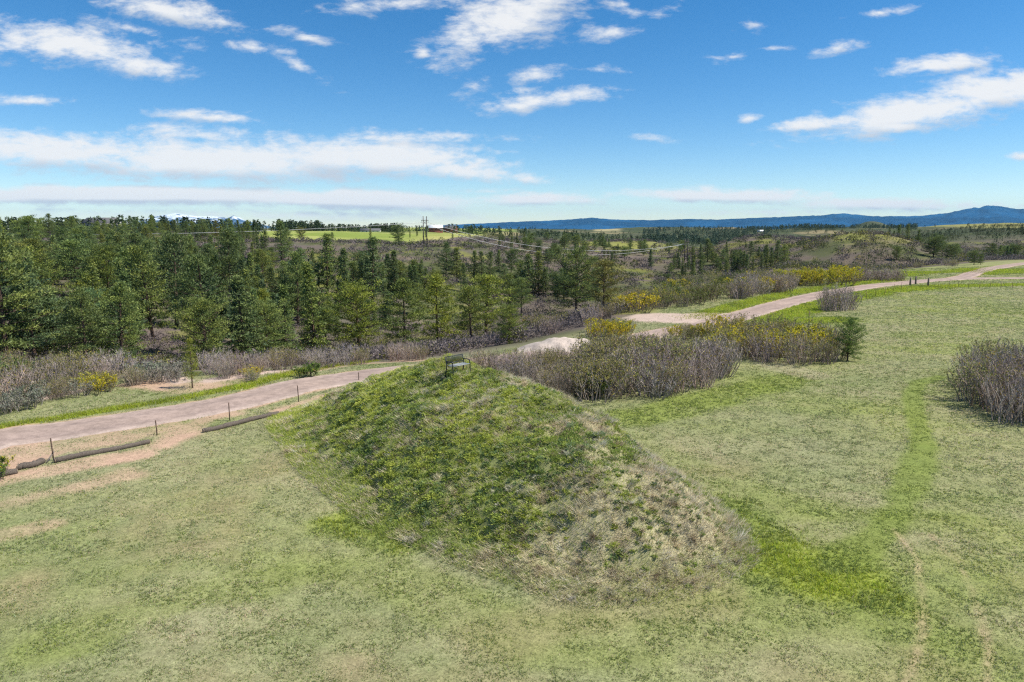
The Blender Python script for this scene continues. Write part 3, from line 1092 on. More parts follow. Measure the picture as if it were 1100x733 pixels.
def make_conifer(kind, seed):
    r = np.random.default_rng(1000 + seed)
    H = 10.0
    P = {
        'pine': dict(R=4.0, cb=.14, nl=54, leaf=.32, wid=.115, n=44, up=.25, tr=.20, sp=.34),
        'open_pine': dict(R=3.8, cb=.26, nl=46, leaf=.32, wid=.115, n=46, up=.35, tr=.23, sp=.36),
        'fir': dict(R=2.3, cb=.05, nl=88, leaf=.32, wid=.13, n=20, up=-.05, tr=.16, sp=.25),
        'slim': dict(R=1.7, cb=.10, nl=64, leaf=.31, wid=.125, n=19, up=.12, tr=.14, sp=.24),
        'round': dict(R=4.9, cb=.14, nl=64, leaf=.33, wid=.12, n=44, up=.3, tr=.30, sp=.38),
        'young': dict(R=2.6, cb=.20, nl=34, leaf=.42, wid=.10, n=26, up=.5, tr=.17, sp=.34),
    }[kind]
    wood, crown = MB(), MB()
    ns = 12
    s = np.linspace(0, 1, ns)
    bend = np.cumsum(r.normal(0, .05, (ns, 2)), 0) * (1.0 if kind in ('pine', 'open_pine', 'round') else .45)
    trunk = np.stack([bend[:, 0] * s, bend[:, 1] * s, s * H * .985 - .0], 1)
    trunk[0, 2] = -0.6
    rad = P['tr'] * (1 - s) ** .85 + .02
    rad[0] *= 1.3
    wood.tube(trunk, rad, 8, np.array([BARK_A * (1 - k) + BARK_B * k for k in r.random(ns)]))
    cs, ds, cl = [], [], []
    lob = r.normal(0, 1, (4,))
    hue_a, hue_b = np.array((0.066, 0.106, 0.046)), np.array((0.180, 0.225, 0.066))
    if kind == 'fir':
        hue_a, hue_b = np.array((0.062, 0.104, 0.050)), np.array((0.165, 0.215, 0.066))
    if kind == 'slim':
        hue_a, hue_b = np.array((0.066, 0.104, 0.045)), np.array((0.180, 0.215, 0.062))
    for i in range(P['nl']):
        t = (i + r.random()) / P['nl']
        zt = P['cb'] + (1 - P['cb']) * t
        az = i * 2.39996 + r.normal(0, .35)
        if kind in ('pine', 'open_pine'):
            prof = (math.sin(math.pi * (.17 + .78 * t))) ** .75 * (1 - (.12 if kind == 'open_pine' else .48) * t) * (1 if kind == 'open_pine' else 1.18)
        elif kind == 'round':
            prof = (math.sin(math.pi * (.22 + .72 * t))) ** .6
        elif kind == 'young':
            prof = (1 - t) ** .75 * .95 + .08
        elif kind == 'fir':
            prof = (1 - t) ** .82 * .97 + .04
        else:
            prof = (math.sin(math.pi * (.2 + .77 * t))) ** .8 * (1 - .35 * t)
        prof *= 1 + .22 * math.sin(az * 2 + lob[0] * 3) * (1 if kind not in ('fir',) else .5)
        Ln = P['R'] * prof * r.uniform(.62, 1.14)
        b = np.array([np.interp(zt, s, trunk[:, k]) for k in range(3)])
        b[2] = zt * H * .985
        rise = {'fir': -.16 + .5 * t, 'slim': .12 + .5 * t, 'pine': -.02 + .62 * t, 'open_pine': .05 + .6 * t, 'round': .02 + .85 * t, 'young': .25 + .45 * t}[kind] + r.normal(0, .1)
        d = np.array([math.cos(az), math.sin(az), rise])
        e = b + d * Ln
        mid = b + d * Ln * .5 + np.array([0, 0, (.10 if kind == 'fir' else -.07) * Ln])
        br = max(.018, .055 * Ln / P['R'] * P['tr'] / .2)
        wood.tube([b, mid, e], [br, br * .65, .012], 4, BARK_A * r.uniform(.8, 1.3), cap=False)
        nk = max(2, int(Ln / (.58 if kind in ('fir', 'slim') else .95)) + 1)
        for k in range(nk):
            f = .28 + .74 * (k + r.random() * .5) / nk
            p = b + d * Ln * f + np.array([0, 0, r.normal(0, .08)])
            lat = np.array([-math.sin(az), math.cos(az), 0]) * r.normal(0, .30) * Ln * .6 * (.4 + f * .6)
            cs.append(p + lat)
            ds.append(d + lat * .4 + np.array([0, 0, P['up']]))
            g = np.clip(r.normal(.42, .27) + .12 * (f - .6), 0, 1)
            cl.append(hue_a * (1 - g) + hue_b * g)
    # leader
    for k in range(4):
        cs.append(np.array([trunk[-1, 0], trunk[-1, 1], H * (.93 + .022 * k)]))
        ds.append(np.array([0, 0, 1.0]))
        cl.append(hue_b)
    v, t, c = sprays(r, np.array(cs), np.array(ds), P['n'], P['leaf'], P['wid'], P['sp'] * (0.8 if kind == 'fir' else 1), np.array(cl), P['up'])
    crown.add(v, None, t, c)
    return wood.mesh('trunk', M_BARK, True), crown.mesh('crown', M_NEEDLE)


TREES = {}
for k_, nvar in (('pine', 5), ('open_pine', 4), ('fir', 5), ('slim', 4), ('round', 3), ('young', 1)):
    TREES[k_] = [make_conifer(k_, 50 * len(TREES) + q) for q in range(nvar)]
HALF_W = {'pine': 3.3, 'open_pine': 3.0, 'fir': 1.9, 'slim': 1.5, 'round': 4.2, 'young': 2.6}
NAME = {'pine': 'pine_tree', 'open_pine': 'pine_tree', 'fir': 'fir_tree', 'slim': 'fir_tree', 'round': 'pine_tree', 'young': 'young_pine'}
LOOK = {'pine': 'bushy pine', 'open_pine': 'open-crowned pine with bare lower trunk', 'fir': 'conical fir', 'slim': 'narrow fir', 'round': 'broad round pine', 'young': 'young pine'}

TINTS = {'dark': (1.10, 1.12, 1.05), 'mid': (1.42, 1.36, 1.05), 'olive': (1.42, 1.26, .82), 'bright': (2.0, 1.72, .78), 'blue': (0.98, 1.15, 1.35), 'brown': (1.5, 1.12, .85)}

rT = np.random.default_rng(77)
trees = []      # dicts: px, py, h px, world, kind, tint, label


def add_tree(px, py, top, kind, tint, label=None, wf=1.0, hero=True, pos=None):
    p = gp(px, py, 20) if pos is None else pos
    if p is None:
        return
    x, y = p
    z = float(hgt(x, y))
    zc = y * CP - (z - CAM_H) * SP
    h = (py - top) / F * zc * 1.01
    trees.append(dict(px=px, py=py, top=top, x=x, y=y, z=z, h=h, kind=kind, tint=tint, label=label, wf=wf, hero=hero))


HERO = [
    (43, 260, 236, 'slim', 'dark', 'thin dark fir sticking up at the left end of the skyline', 1.0),
    (54, 260, 231, 'pine', 'dark', 'tallest dark pine on the skyline left of the grey-roofed house', .62),
    (78, 259, 234, 'pine', 'mid', 'ragged green pine on the skyline touching the grey-roofed house', .85),
    (21, 260, 238, 'slim', 'dark', 'spindly dark fir on the skyline near the left edge', .9),
    (142, 258, 233.5, 'pine', 'dark', 'dark pointed pine on the skyline right of the white gable', .6),
    (166, 257, 233, 'pine', 'mid', 'pointed pine on the skyline left of the first snowy peak', .6),
    (189, 257, 237, 'slim', 'dark', 'dark fir on the skyline in front of the first snowy peak', 1.3),
    (218, 257, 236, 'pine', 'dark', 'dark pine on the skyline between the snowy peaks', .65),
    (233, 257, 238, 'slim', 'brown', 'brownish fir on the skyline under the second snowy peak', 1.2),
    (243, 257, 239, 'slim', 'dark', 'dark fir on the skyline right of the brownish one', 1.2),
    (267, 259, 238.5, 'pine', 'mid', 'rounded pine on the skyline at the corner of the green field', .7),
    (8, 388, 254, 'pine', 'mid', 'tall bushy green pine cut by the left edge of the photo', 1.0),
    (38, 384, 300, 'pine', 'blue', 'shorter bluish pine beside the big pine at the left edge', 1.1),
    (54, 306, 262, 'pine', 'dark', 'dark pine standing at the left end of the purple brush opening', 1.0),
    (84, 321, 261, 'open_pine', 'mid', 'pine with visible trunk over the tawny brush opening', 1.15),
    (120, 332, 270, 'round', 'olive', 'broad olive pine right of the tawny brush opening', .75),
    (93, 392, 314, 'pine', 'dark', 'big dark pine above the yellow shrubs behind the road', 1.05),
    (131, 393, 306, 'pine', 'mid', 'big bright green pine right of the dark pine behind the road', .95),
    (165, 366, 268, 'pine', 'mid', 'very tall green pine in the middle of the wood', .8),
    (190, 352, 256, 'open_pine', 'dark', 'tall dark pine rising towards the second snowy peak', .9),
    (224, 396, 326, 'round', 'olive', 'yellowish pine with layered branches behind the young pine', .95),
    (262, 389, 298, 'fir', 'dark', 'wide dark fir right of the yellowish layered pine', 1.35),
    (247, 318, 250, 'pine', 'dark', 'dark pine below the left corner of the green field', 1.0),
    (207, 417, 364, 'young', 'bright', 'small young pine standing alone on the sandy roadside', .78),
    (307, 382, 308, 'fir', 'mid', 'green conical fir just right of the dead grey snag', 1.15),
    (339, 376, 284, 'fir', 'olive', 'tall yellowish conical fir left of the bright round pine', .95),
    (320, 350, 274, 'pine', 'mid', 'pine with dark gaps behind the green conical fir', .8),
    (386, 373, 311, 'round', 'bright', 'bright yellow-green round pine left of the row behind the mound', .95),
    (435, 376, 302, 'pine', 'olive', 'olive pine with drooping lower limbs up-slope of the mound top', 1.05),
    (470, 371, 299, 'pine', 'bright', 'dark-trunked pine with bright top just left of the bench', .95),
    (506, 372, 310, 'open_pine', 'olive', 'left pine of the forked-looking pair directly above the bench', 1.0),
    (522, 364, 298, 'open_pine', 'bright', 'right and taller pine of the pair directly above the bench', 1.15),
    (547, 369, 331, 'round', 'olive', 'low olive pine at the right of the pair above the bench', 1.0),
    (371, 330, 268, 'fir', 'dark', 'dark narrow fir below the middle of the green field', 1.0),
    (352, 318, 253, 'slim', 'mid', 'slender fir whose tip reaches the green field', 1.3),
    (400, 326, 257, 'slim', 'dark', 'slender dark fir whose tip touches the brush under the green field', 1.4),
    (424, 316, 270, 'fir', 'dark', 'short dark fir left of the near power pylon', 1.1),
    (479, 300, 262, 'pine', 'dark', 'dark pine under the near power pylon', .8),
    (491, 302, 267, 'slim', 'olive', 'olive narrow tree touching the dark pine under the pylon', 1.4),
    (509, 306, 270, 'slim', 'mid', 'first of the clump of narrow trees on the purple slope', 1.2),
    (518, 308, 271, 'slim', 'dark', 'second of the clump of narrow trees on the purple slope', 1.2),
    (526, 304, 272, 'open_pine', 'dark', 'pole-trunked pine right of the clump on the purple slope', .7),
    (535, 291, 269, 'fir', 'mid', 'small fir alone in the middle of the purple slope', 1.2),
    (549, 294, 270, 'round', 'dark', 'rounded dark pine right of the small fir on the purple slope', .65),
    (303, 282, 239, 'slim', 'dark', 'dark tall tree at the left end of the green field', 1.5),
    (310, 280, 247, 'pine', 'mid', 'green pine tucked under the dark tree by the green field', .8),
    (285, 272, 248, 'slim', 'dark', 'dark tree just left of the green field', 1.4),
    (324, 258, 246, 'round', 'brown', 'lone brownish tree on the lower edge of the green field', .95),
    (428, 261, 243, 'round', 'dark', 'dark two-lobed tree at the green field edge left of the pylon', .9),
    (619, 336, 272, 'round', 'mid', 'large dark-green pine leaning left beside the brownish pine', .72),
    (648, 340, 282, 'open_pine', 'brown', 'brownish-olive pine with straight bare trunk beside the larger pine', 1.05),
    (567, 318, 274, 'slim', 'dark', 'left tree of the dark trio left of the large pine', 1.3),
    (578, 317, 271, 'slim', 'mid', 'tallest tree of the dark trio left of the large pine', 1.3),
    (586, 319, 288, 'slim', 'dark', 'short right tree of the dark trio left of the large pine', 1.3),
    (548, 334, 296, 'pine', 'olive', 'olive bushy pine in the gully right of the bench', 1.0),
    (560, 340, 300, 'open_pine', 'mid', 'thin green pine in the gully beside the olive bushy pine', .8),
    (699, 287, 268, 'fir', 'dark', 'solitary dark fir on the brown slope below the power lines', 1.2),
    (657, 287, 271, 'fir', 'dark', 'dark fir behind the brownish-olive pine', 1.1),
    (718, 303, 295, 'round', 'dark', 'small dark rounded tree at the bottom of the brown slope', .9),
    (760, 281, 257, 'slim', 'dark', 'tall dark fir beside the far power pylon', 1.6),
    (801, 266.5, 262, 'round', 'dark', 'tiny dark tree alone on the far scrub crest', .9),
    (1046, 284.5, 270.5, 'round', 'dark', 'dark round tree where the branch road leaves the meadow', .95),
    (1053, 284.5, 273, 'pine', 'dark', 'small dark pine touching the round tree by the branch road', .9),
]
for hh in HERO:
    add_tree(hh[0], hh[1], hh[2], hh[3], hh[4], hh[5], hh[6])
N_HERO = len(trees)


GAPS = [[(33, 264), (80, 260), (86, 275), (60, 292), (38, 284)], [(40, 306), (100, 318), (102, 342), (80, 376), (56, 364), (40, 330)], [(160, 283), (178, 281), (182, 292), (165, 294)], [(240, 302), (262, 300), (264, 312), (244, 314)], [(283, 310), (300, 306), (302, 336), (286, 342)]]


def scatter(poly, n, kinds, hrange, gap, tries=9000, seed=1, tint_p=None, ybias=0.0):
    """scatter trees in a photo polygon of base points; spacing follows the trees' size in view"""
    r = np.random.default_rng(seed)
    poly = np.array(poly, float)
    lo, hi = poly.min(0), poly.max(0)
    made = 0
    for _ in range(tries):
        if made >= n:
            break
        px, py = r.uniform(lo[0], hi[0]), r.uniform(lo[1], hi[1])
        if not inside(np.array([px]), np.array([py]), poly)[0]:
            continue
        if any(inside(np.array([px]), np.array([py]), g)[0] for g in GAPS):
            continue
        p = gp(px, py, 40)
        if p is None or p[1] < 60:
            continue
        zc = p[1]
        h = r.uniform(*hrange) * (1.15 if r.random() < .12 else 1) * (1 - .34 * float(sstep(170, 330, zc)))
        hp = h * F / zc
        if any(abs(t['px'] - px) < gap * hp * .5 and abs(t['py'] - py) < gap * hp * .36 for t in trees):
            continue
        if any(t['hero'] and abs(t['px'] - px) < (t['py'] - t['top']) * .22 and 0 < py - t['py'] < hp * .9 for t in trees):
            continue
        k = kinds[r.integers(len(kinds))]
        q = r.random()
        tint = 'dark' if q < .42 else 'mid' if q < .76 else 'olive' if q < .87 else 'blue' if q < .95 else 'bright'
        if p[1] > 230:
            tint = 'dark' if q < .6 else 'mid' if q < .9 else 'olive'
        add_tree(px, py, py - hp, k, tint, None, r.uniform(.85, 1.2), False, p)
        made += 1


LEFTWOOD = [(-90, 398), (-10, 396), (70, 380), (140, 386), (230, 384), (300, 380), (360, 366), (410, 352), (450, 345), (452, 318), (400, 322), (345, 300), (300, 290), (280, 268), (272, 254), (250, 247), (120, 244), (0, 243), (-90, 243)]
scatter(LEFTWOOD, 420, ['fir', 'slim', 'pine', 'fir', 'open_pine', 'slim', 'pine'], (8.5, 14.0), .29, 11000, 3)
scatter([(-60, 250), (0, 249.5), (120, 250), (250, 251), (275, 256), (250, 262), (100, 258), (-60, 258)], 70, ['slim', 'fir', 'slim', 'pine'], (8, 13), .30, 4000, 4)
scatter([(400, 322), (455, 318), (520, 316), (560, 330), (640, 325), (660, 306), (600, 300), (560, 298), (520, 306), (470, 304), (430, 306), (380, 300)], 64, ['pine', 'slim', 'fir', 'slim', 'round'], (8, 12.5), .20, 6000, 5)
scatter([(515, 262), (560, 258), (640, 262), (700, 268), (745, 268), (745, 275), (690, 276), (640, 282), (600, 290), (585, 284), (560, 268), (520, 268)], 52, ['slim', 'pine', 'fir', 'round'], (7, 11), .30, 5000, 6)
scatter([(720, 296), (735, 300), (800, 296), (850, 290), (845, 280), (800, 275), (745, 272), (725, 284)], 52, ['slim', 'fir', 'pine', 'slim'], (8, 12), .36, 5000, 7)
for _ in range(30):
    px, yy_ = rT.uniform(955, 1115), rT.uniform(255, 400)
    xx_ = ub(px) * yy_
    zz_ = float(hgt(xx_, yy_))
    qx, qy = proj(xx_, yy_, zz_)
    hh_ = rT.uniform(4.5, 7.5)
    add_tree(float(qx), float(qy), float(qy) - hh_ * F / yy_, ['pine', 'slim', 'round', 'fir'][rT.integers(4)], ['dark', 'dark', 'mid'][rT.integers(3)], None, 1.1, False, (xx_, yy_))
scatter([(330, 258), (360, 257.5), (300, 257), (560, 252), (535, 252), (500, 256), (470, 259), (520, 258), (556, 256)], 9, ['slim', 'pine'], (5, 9), .5, 1500, 9)


scatter([(-20, 396), (70, 388), (140, 392), (230, 390), (300, 386), (365, 372), (420, 362), (420, 345), (330, 350), (200, 366), (60, 360), (-20, 372)], 46, ['pine', 'round', 'fir', 'open_pine', 'fir'], (6.5, 11), .26, 4000, 12)


# which of them can be seen: paint cones front to back on a coarse picture
def cull(items, halfw, thresh):
    acc = np.zeros((733, 1500), bool)
    keep = []
    for t in sorted(items, key=lambda t: t['y']):
        hp = t['py'] - t['top']
        w = max(1.0, halfw(t) * hp / 10.0)
        y0, y1 = max(0, int(t['top'])), min(732, int(t['py']))
        tot = new = 0
        for yy in range(y0, y1 + 1):
            f = (yy - t['top']) / max(hp, 1)
            ww = w * min(1.0, .15 + 1.5 * f)
            a, b = int(t['px'] - ww + 200), int(t['px'] + ww + 201)
            a, b = max(a, 200), min(b, 1300)
            if b <= a:
                continue
            seg = acc[yy, a:b]
            tot += b - a
            new += int((~seg).sum())
            a2, b2 = int(t['px'] - ww * .7 + 200), int(t['px'] + ww * .7 + 201)
            acc[yy, max(a2, 0):max(b2, 0)] = True
        t['vis'] = new / max(tot, 1)
        t['visn'] = new
        if t['hero'] or (tot and new / tot > thresh and new >= 5):
            keep.append(t)
    return keep


hidden_trees = list(trees)
trees = cull(trees, lambda t: HALF_W[t['kind']] * t['wf'], 0.10)
hidden_trees = [t for t in hidden_trees if t not in trees]
if len(trees) > 470:
    extra = sorted([t for t in trees if not t['hero']], key=lambda t: t['visn'])[:len(trees) - 470]
    hidden_trees += extra
    trees = [t for t in trees if t not in extra]

# ---- labels: how it looks, how high on the slope, what it stands under; then order from the left among equals
LANDMARKS = [(18, 'at the left edge'), (45, 'left of the purple brush'), (75, 'above the purple brush'), (112, 'under the grey-roofed house'), (142, 'under the white gable'),
             (172, 'under the first snowy peak'), (208, 'between the snowy peaks'), (240, 'under the second snowy peak'), (275, 'left of the green field'), (312, 'above the grey snag'),
             (345, 'under the lone field tree'), (385, 'under the green field'), (418, 'under the pale farmhouse'), (450, 'left of the near pylon'), (490, 'right of the near pylon'),
             (530, 'above the bench'), (575, 'left of the large pine'), (632, 'behind the large pine'), (680, 'under the sagging lines'), (745, 'left of the far pylon'), (790, 'right of the far pylon'),
             (860, 'before the dark far hill'), (985, 'beside the scrub hump'), (1035, 'behind the meadow'), (1200, 'under the right-hand mesa')]


def where(px, py, h):
    lm = next(n for lim, n in LANDMARKS if px <= lim)
    if px < 300:
        band = 'on the skyline' if py < 259 else 'high in the wood' if py < 280 else 'in mid-wood' if py < 325 else 'low in the wood' if py < 366 else 'at the wood foot'
    elif px < 660:
        band = 'on the upper slope' if py < 285 else 'in the canyon' if py < 330 else 'at the canyon rim'
    else:
        band = 'in the far canyon' if py > 270 else 'on the far slope'
    return band, lm


ORD = ['first', 'second', 'third', 'fourth', 'fifth', 'sixth', 'seventh', 'eighth', 'ninth', 'tenth', 'eleventh', 'twelfth', 'thirteenth', 'fourteenth', 'fifteenth', 'sixteenth', 'seventeenth', 'eighteenth', 'nineteenth', 'twentieth',
       'twenty-first', 'twenty-second', 'twenty-third', 'twenty-fourth', 'twenty-fifth', 'twenty-sixth', 'twenty-seventh', 'twenty-eighth', 'twenty-ninth', 'thirtieth', 'thirty-first', 'thirty-second', 'thirty-third', 'thirty-fourth', 'thirty-fifth', 'thirty-sixth', 'thirty-seventh', 'thirty-eighth', 'thirty-ninth', 'fortieth']


def settle(items):
    """give equal labels an order from the left"""
    by = {}
    for t in items:
        by.setdefault(t['label'], []).append(t)
    for lab, m in by.items():
        if len(m) == 1:
            continue
        m.sort(key=lambda t: t['px'])
        for i, t in enumerate(m):
            t['label'] = (('left-hand ', 'right-hand ')[i] + lab) if len(m) == 2 else f'{lab}, {ORD[min(i, 39)]} from left'


TW = {'dark': 'dark', 'mid': 'green', 'olive': 'olive', 'bright': 'yellow-green', 'blue': 'bluish', 'brown': 'brownish'}
SHORT = {'pine': 'bushy pine', 'open_pine': 'open pine', 'fir': 'conical fir', 'slim': 'narrow fir', 'round': 'round pine', 'young': 'young pine'}
GROUP = lambda px: 'trees of the wood behind the road' if px < 300 else 'trees along the canyon and its slopes' if px < 700 else 'trees of the far canyon'
for t in trees:
    if not t['label']:
        band, lm = where(t['px'], t['py'], t['h'])
        hp = t['py'] - t['top']
        t['label'] = f"{TW[t['tint']]} {SHORT[t['kind']]} {band}, {lm}"
settle(trees)


def place_tree(t):
    var = rT.integers(len(TREES[t['kind']]))
    tm, cm = TREES[t['kind']][var]
    root = bpy.data.objects.new(NAME[t['kind']], None)
    root.empty_display_size = 0.5
    COL.objects.link(root)
    root.location = (t['x'], t['y'], t['z'])
    root.rotation_euler = (rT.normal(0, .025), rT.normal(0, .025), rT.uniform(0, 6.28))
    s = t['h'] / 10.0
    root.scale = (s * t['wf'], s * t['wf'], s)
    tag(root, t['label'], 'tree', GROUP(t['px']))
    tint = np.array(TINTS[t['tint']]) * rT.uniform(.88, 1.14) * np.array([rT.uniform(.93, 1.08), 1, rT.uniform(.9, 1.1)])
    a = link('trunk', tm, root)
    b = link('crown', cm, root)
    b.color = (*tint, 1)
    a.color = (1, 1, 1, 1)


for t in trees:
    place_tree(t)

# dead grey snag
mb = MB()
rs = np.random.default_rng(9)
tx, ty = gp(289, 348, 40)
tz = float(hgt(tx, ty))
zc = ty * CP - (tz - CAM_H) * SP
SH = 44 / F * zc
DG = np.array((0.24, 0.21, 0.19))
zz = np.linspace(-.4, SH, 9)
tr = np.stack([np.cumsum(rs.normal(0, .05, 9)), np.cumsum(rs.normal(0, .05, 9)), zz], 1)
mb.tube(tr, np.linspace(.22, .05, 9), 7, DG)
snag = bpy.data.objects.new('dead_tree', None)
COL.objects.link(snag)
snag.location = (tx, ty, tz)
tag(snag, 'bare dead grey snag standing in the wood left of the conical fir', 'tree', None)
link('trunk', mb.mesh('trunk', M_BARK, True), snag)
mb = MB()
for i in range(26):
    f = rs.uniform(.3, .97)
    b = np.array([np.interp(f * SH, zz, tr[:, k]) for k in range(3)])
    az = rs.uniform(0, 6.28)
    ln = rs.uniform(.5, 1.7) * (1.15 - f)
    d = np.array([math.cos(az), math.sin(az), rs.uniform(-.2, .5)])
    mb.tube([b, b + d * ln * .5 + np.array([0, 0, -.05]), b + d * ln], [.05, .03, .012], 4, DG * rs.uniform(.8, 1.2), cap=False)
link('branch', mb.mesh('branches', M_BARK), snag)


# ------------------------------------------------------------------ oak brush (unit: about 2.4 m high)
def make_shrub(kind, seed):
    r = np.random.default_rng(3000 + seed)
    st, lf = MB(), MB()
    K = {
        'bare': dict(ns=46, h=2.4, R=1.35, tw=13, leaf=0.22, c=(0.315, 0.270, 0.255), lc=[(0.20, 0.19, 0.05), (0.26, 0.20, 0.05)]),
        'budded': dict(ns=38, h=2.3, R=1.5, tw=12, leaf=3.0, c=(0.265, 0.228, 0.210), lc=[(0.27, 0.26, 0.075), (0.20, 0.215, 0.07), (0.30, 0.255, 0.08)]),
        'yellow': dict(ns=22, h=2.0, R=1.5, tw=12, leaf=4.6, c=(0.20, 0.165, 0.13), lc=[(0.58, 0.48, 0.02), (0.48, 0.42, 0.03), (0.30, 0.32, 0.04)]),
        'olive': dict(ns=22, h=2.1, R=1.6, tw=11, leaf=4.4, c=(0.15, 0.13, 0.11), lc=[(0.14, 0.17, 0.05), (0.19, 0.20, 0.06), (0.11, 0.15, 0.05)]),
        'sage': dict(ns=20, h=1.1, R=0.95, tw=11, leaf=2.6, c=(0.265, 0.245, 0.230), lc=[(0.25, 0.26, 0.20), (0.20, 0.22, 0.15), (0.29, 0.275, 0.22)]),
        'green': dict(ns=16, h=1.5, R=0.9, tw=8, leaf=9.0, c=(0.14, 0.13, 0.09), lc=[(0.085, 0.150, 0.035), (0.12, 0.19, 0.04), (0.15, 0.21, 0.04)]),
    }[kind]
    base = np.array(K['c'])
    cs, ds, cl = [], [], []
    tv, tc = [], []
    for i in range(K['ns']):
        az = r.uniform(0, 6.283)
        rr = math.sqrt(r.random())
        b = np.array([math.cos(az) * rr * K['R'] * .55, math.sin(az) * rr * K['R'] * .55, -.15])
        lean = rr * K['R'] * .55 + r.normal(0, .12)
        h = K['h'] * r.uniform(.62, 1.08) * (1 - .25 * rr)
        az2 = az + r.normal(0, .5)
        e = b + np.array([math.cos(az2) * lean, math.sin(az2) * lean, h + .15])
        mid = (b + e) / 2 + np.array([r.normal(0, .12), r.normal(0, .12), .12])
        q1, q3 = b * .75 + mid * .25 + r.normal(0, .03, 3), mid * .45 + e * .55 + r.normal(0, .07, 3)
        pts = np.array([b, q1, mid, q3, e])
        cc = base * r.uniform(.72, 1.3)
        if r.random() < .3:
            cc = cc * np.array([1.12, 1.0, .86])
        st.tube(pts, np.array([.028, .023, .018, .013, .006]) * (K['h'] / 2.3) ** .5, 3, cc, cap=False)
        for k in range(K['tw']):
            f = r.uniform(.28, 1.0)
            p = np.array([np.interp(f, [0, .25, .5, .75, 1], pts[:, q]) for q in range(3)])
            a3 = r.uniform(0, 6.283)
            d = unit(np.array([math.cos(a3) * .8, math.sin(a3) * .8, r.uniform(.7, 2.6)]))
            ln = r.uniform(.28, .78) * K['h'] / 2.4 * (1.15 - .45 * f)
            side = unit(np.cross(d, r.normal(size=3))) * r.uniform(.008, .015)
            tip = p + d * ln
            tv += [p - side, p + side, tip]
            c2 = base * r.uniform(.8, 1.35)
            tc += [c2] * 3
            # a side twig
            d2 = unit(d + r.normal(0, .6, 3))
            p2 = p + d * ln * r.uniform(.3, .7)
            tv += [p2 - side * .8, p2 + side * .8, p2 + d2 * ln * .6]
            tc += [c2] * 3
            nb = r.poisson(K['leaf'] * (.4 + 1.0 * f))
            for _ in range(nb):
                fr = r.uniform(.35, 1.05)
                cs.append(p + d * ln * fr)
                ds.append(d)
                cl.append(np.array(K['lc'][r.integers(len(K['lc']))]) * r.uniform(.8, 1.2))
    st.add(np.array(tv), None, np.arange(len(tv)).reshape(-1, 3), np.array(tc))
    if cs:
        v, t, c = sprays(r, np.array(cs), np.array(ds), 1, .095 if kind == 'budded' else .12, .06 if kind in ('sage', 'budded') else .08, .05, np.array(cl), .1)
        lf.add(v, None, t, c)
    return st.mesh('stems', M_TWIG), (lf.mesh('foliage', M_BUD) if cs else None)


SHRUBS = {}
for k_, nvar in (('bare', 5), ('budded', 4), ('yellow', 3), ('olive', 3), ('sage', 3), ('green', 2)):
    SHRUBS[k_] = [make_shrub(k_, 40 * len(SHRUBS) + q) for q in range(nvar)]
SH_H = {'bare': 2.4, 'budded': 2.3, 'yellow': 2.0, 'olive': 2.1, 'sage': 1.1, 'green': 1.5}
SH_LOOK = {'bare': 'bare purple-grey oak shrub', 'budded': 'budding brownish oak shrub', 'yellow': 'yellow-leaved oak shrub', 'olive': 'olive-leaved shrub', 'sage': 'low silvery sage bush', 'green': 'fresh green bush'}
rS = np.random.default_rng(123)
shrubs = []


def add_shrub(px, py, h, kind, place, group, label=None, wf=1.0, tint=None):
    p = gp(px, py, 20)
    if p is None or mnd(p[0], p[1]) > .35:
        return
    x, y = float(p[0]), float(p[1])
    z = float(surf(x, y))
    hp = h * F / y
    shrubs.append(dict(px=px, py=py, top=py - hp, x=x, y=y, z=z, h=h, kind=kind, label=label or f'{SH_LOOK[kind]} {place}', group=group, wf=wf, tint=tint, hero=bool(label)))


def thicket(poly, n, kinds, hr, gap, place, group, seed, wf=(.9, 1.25)):
    r = np.random.default_rng(seed)
    poly = np.array(poly, float)
    lo, hi = poly.min(0), poly.max(0)
    mine, tries = [], 0
    while len(mine) < n and tries < 6000:
        tries += 1
        px, py = r.uniform(lo[0], hi[0]), r.uniform(lo[1], hi[1])
        if not inside(np.array([px]), np.array([py]), poly)[0]:
            continue
        p = gp(px, py, 20)
        if p is None or dist_poly(np.array([p[0]]), np.array([p[1]]), ROAD[::3])[0] < ROAD_W + .7:
            continue
        g = gap * r.uniform(.8, 1.2)
        if any(math.hypot(p[0] - q[0], p[1] - q[1]) < g for q in mine):
            continue
        mine.append(p)
        add_shrub(px, py, r.uniform(*hr), kinds[r.integers(len(kinds))], place, group, None, r.uniform(*wf))


thicket([(-40, 447), (0, 438), (60, 425), (120, 413), (150, 405), (120, 395), (60, 393), (-40, 400)], 31, ['bare', 'bare', 'budded', 'olive', 'budded', 'bare', 'budded'], (1.6, 2.6), 1.35, 'in the brush behind the road, below the wood', 'brush behind the gravel road', 1)
thicket([(-30, 452), (0, 447), (60, 433), (110, 421), (118, 414), (60, 423), (0, 434), (-30, 440)], 17, ['sage', 'sage', 'sage', 'budded'], (.8, 1.3), .85, 'along the far verge of the road', 'brush along the road verge', 2)
thicket([(95, 425), (150, 415), (150, 409), (100, 415)], 6, ['yellow', 'budded'], (.9, 1.3), 1.0, 'by the far verge of the road', 'brush along the road verge', 3)
thicket([(138, 415), (190, 411), (196, 404), (142, 407)], 9, ['bare', 'sage'], (.9, 1.3), .9, 'beside the young pine', 'brush beside the young pine', 4)
for px, py, h in ((92, 402, 1.9), (103, 400, 1.7), (122, 400, 2.0), (132, 399, 1.8), (145, 398, 1.3), (243, 395, 1.2)):
    add_shrub(px, py, h, 'yellow', 'at the foot of the big dark pines', 'yellow shrubs below the wood')
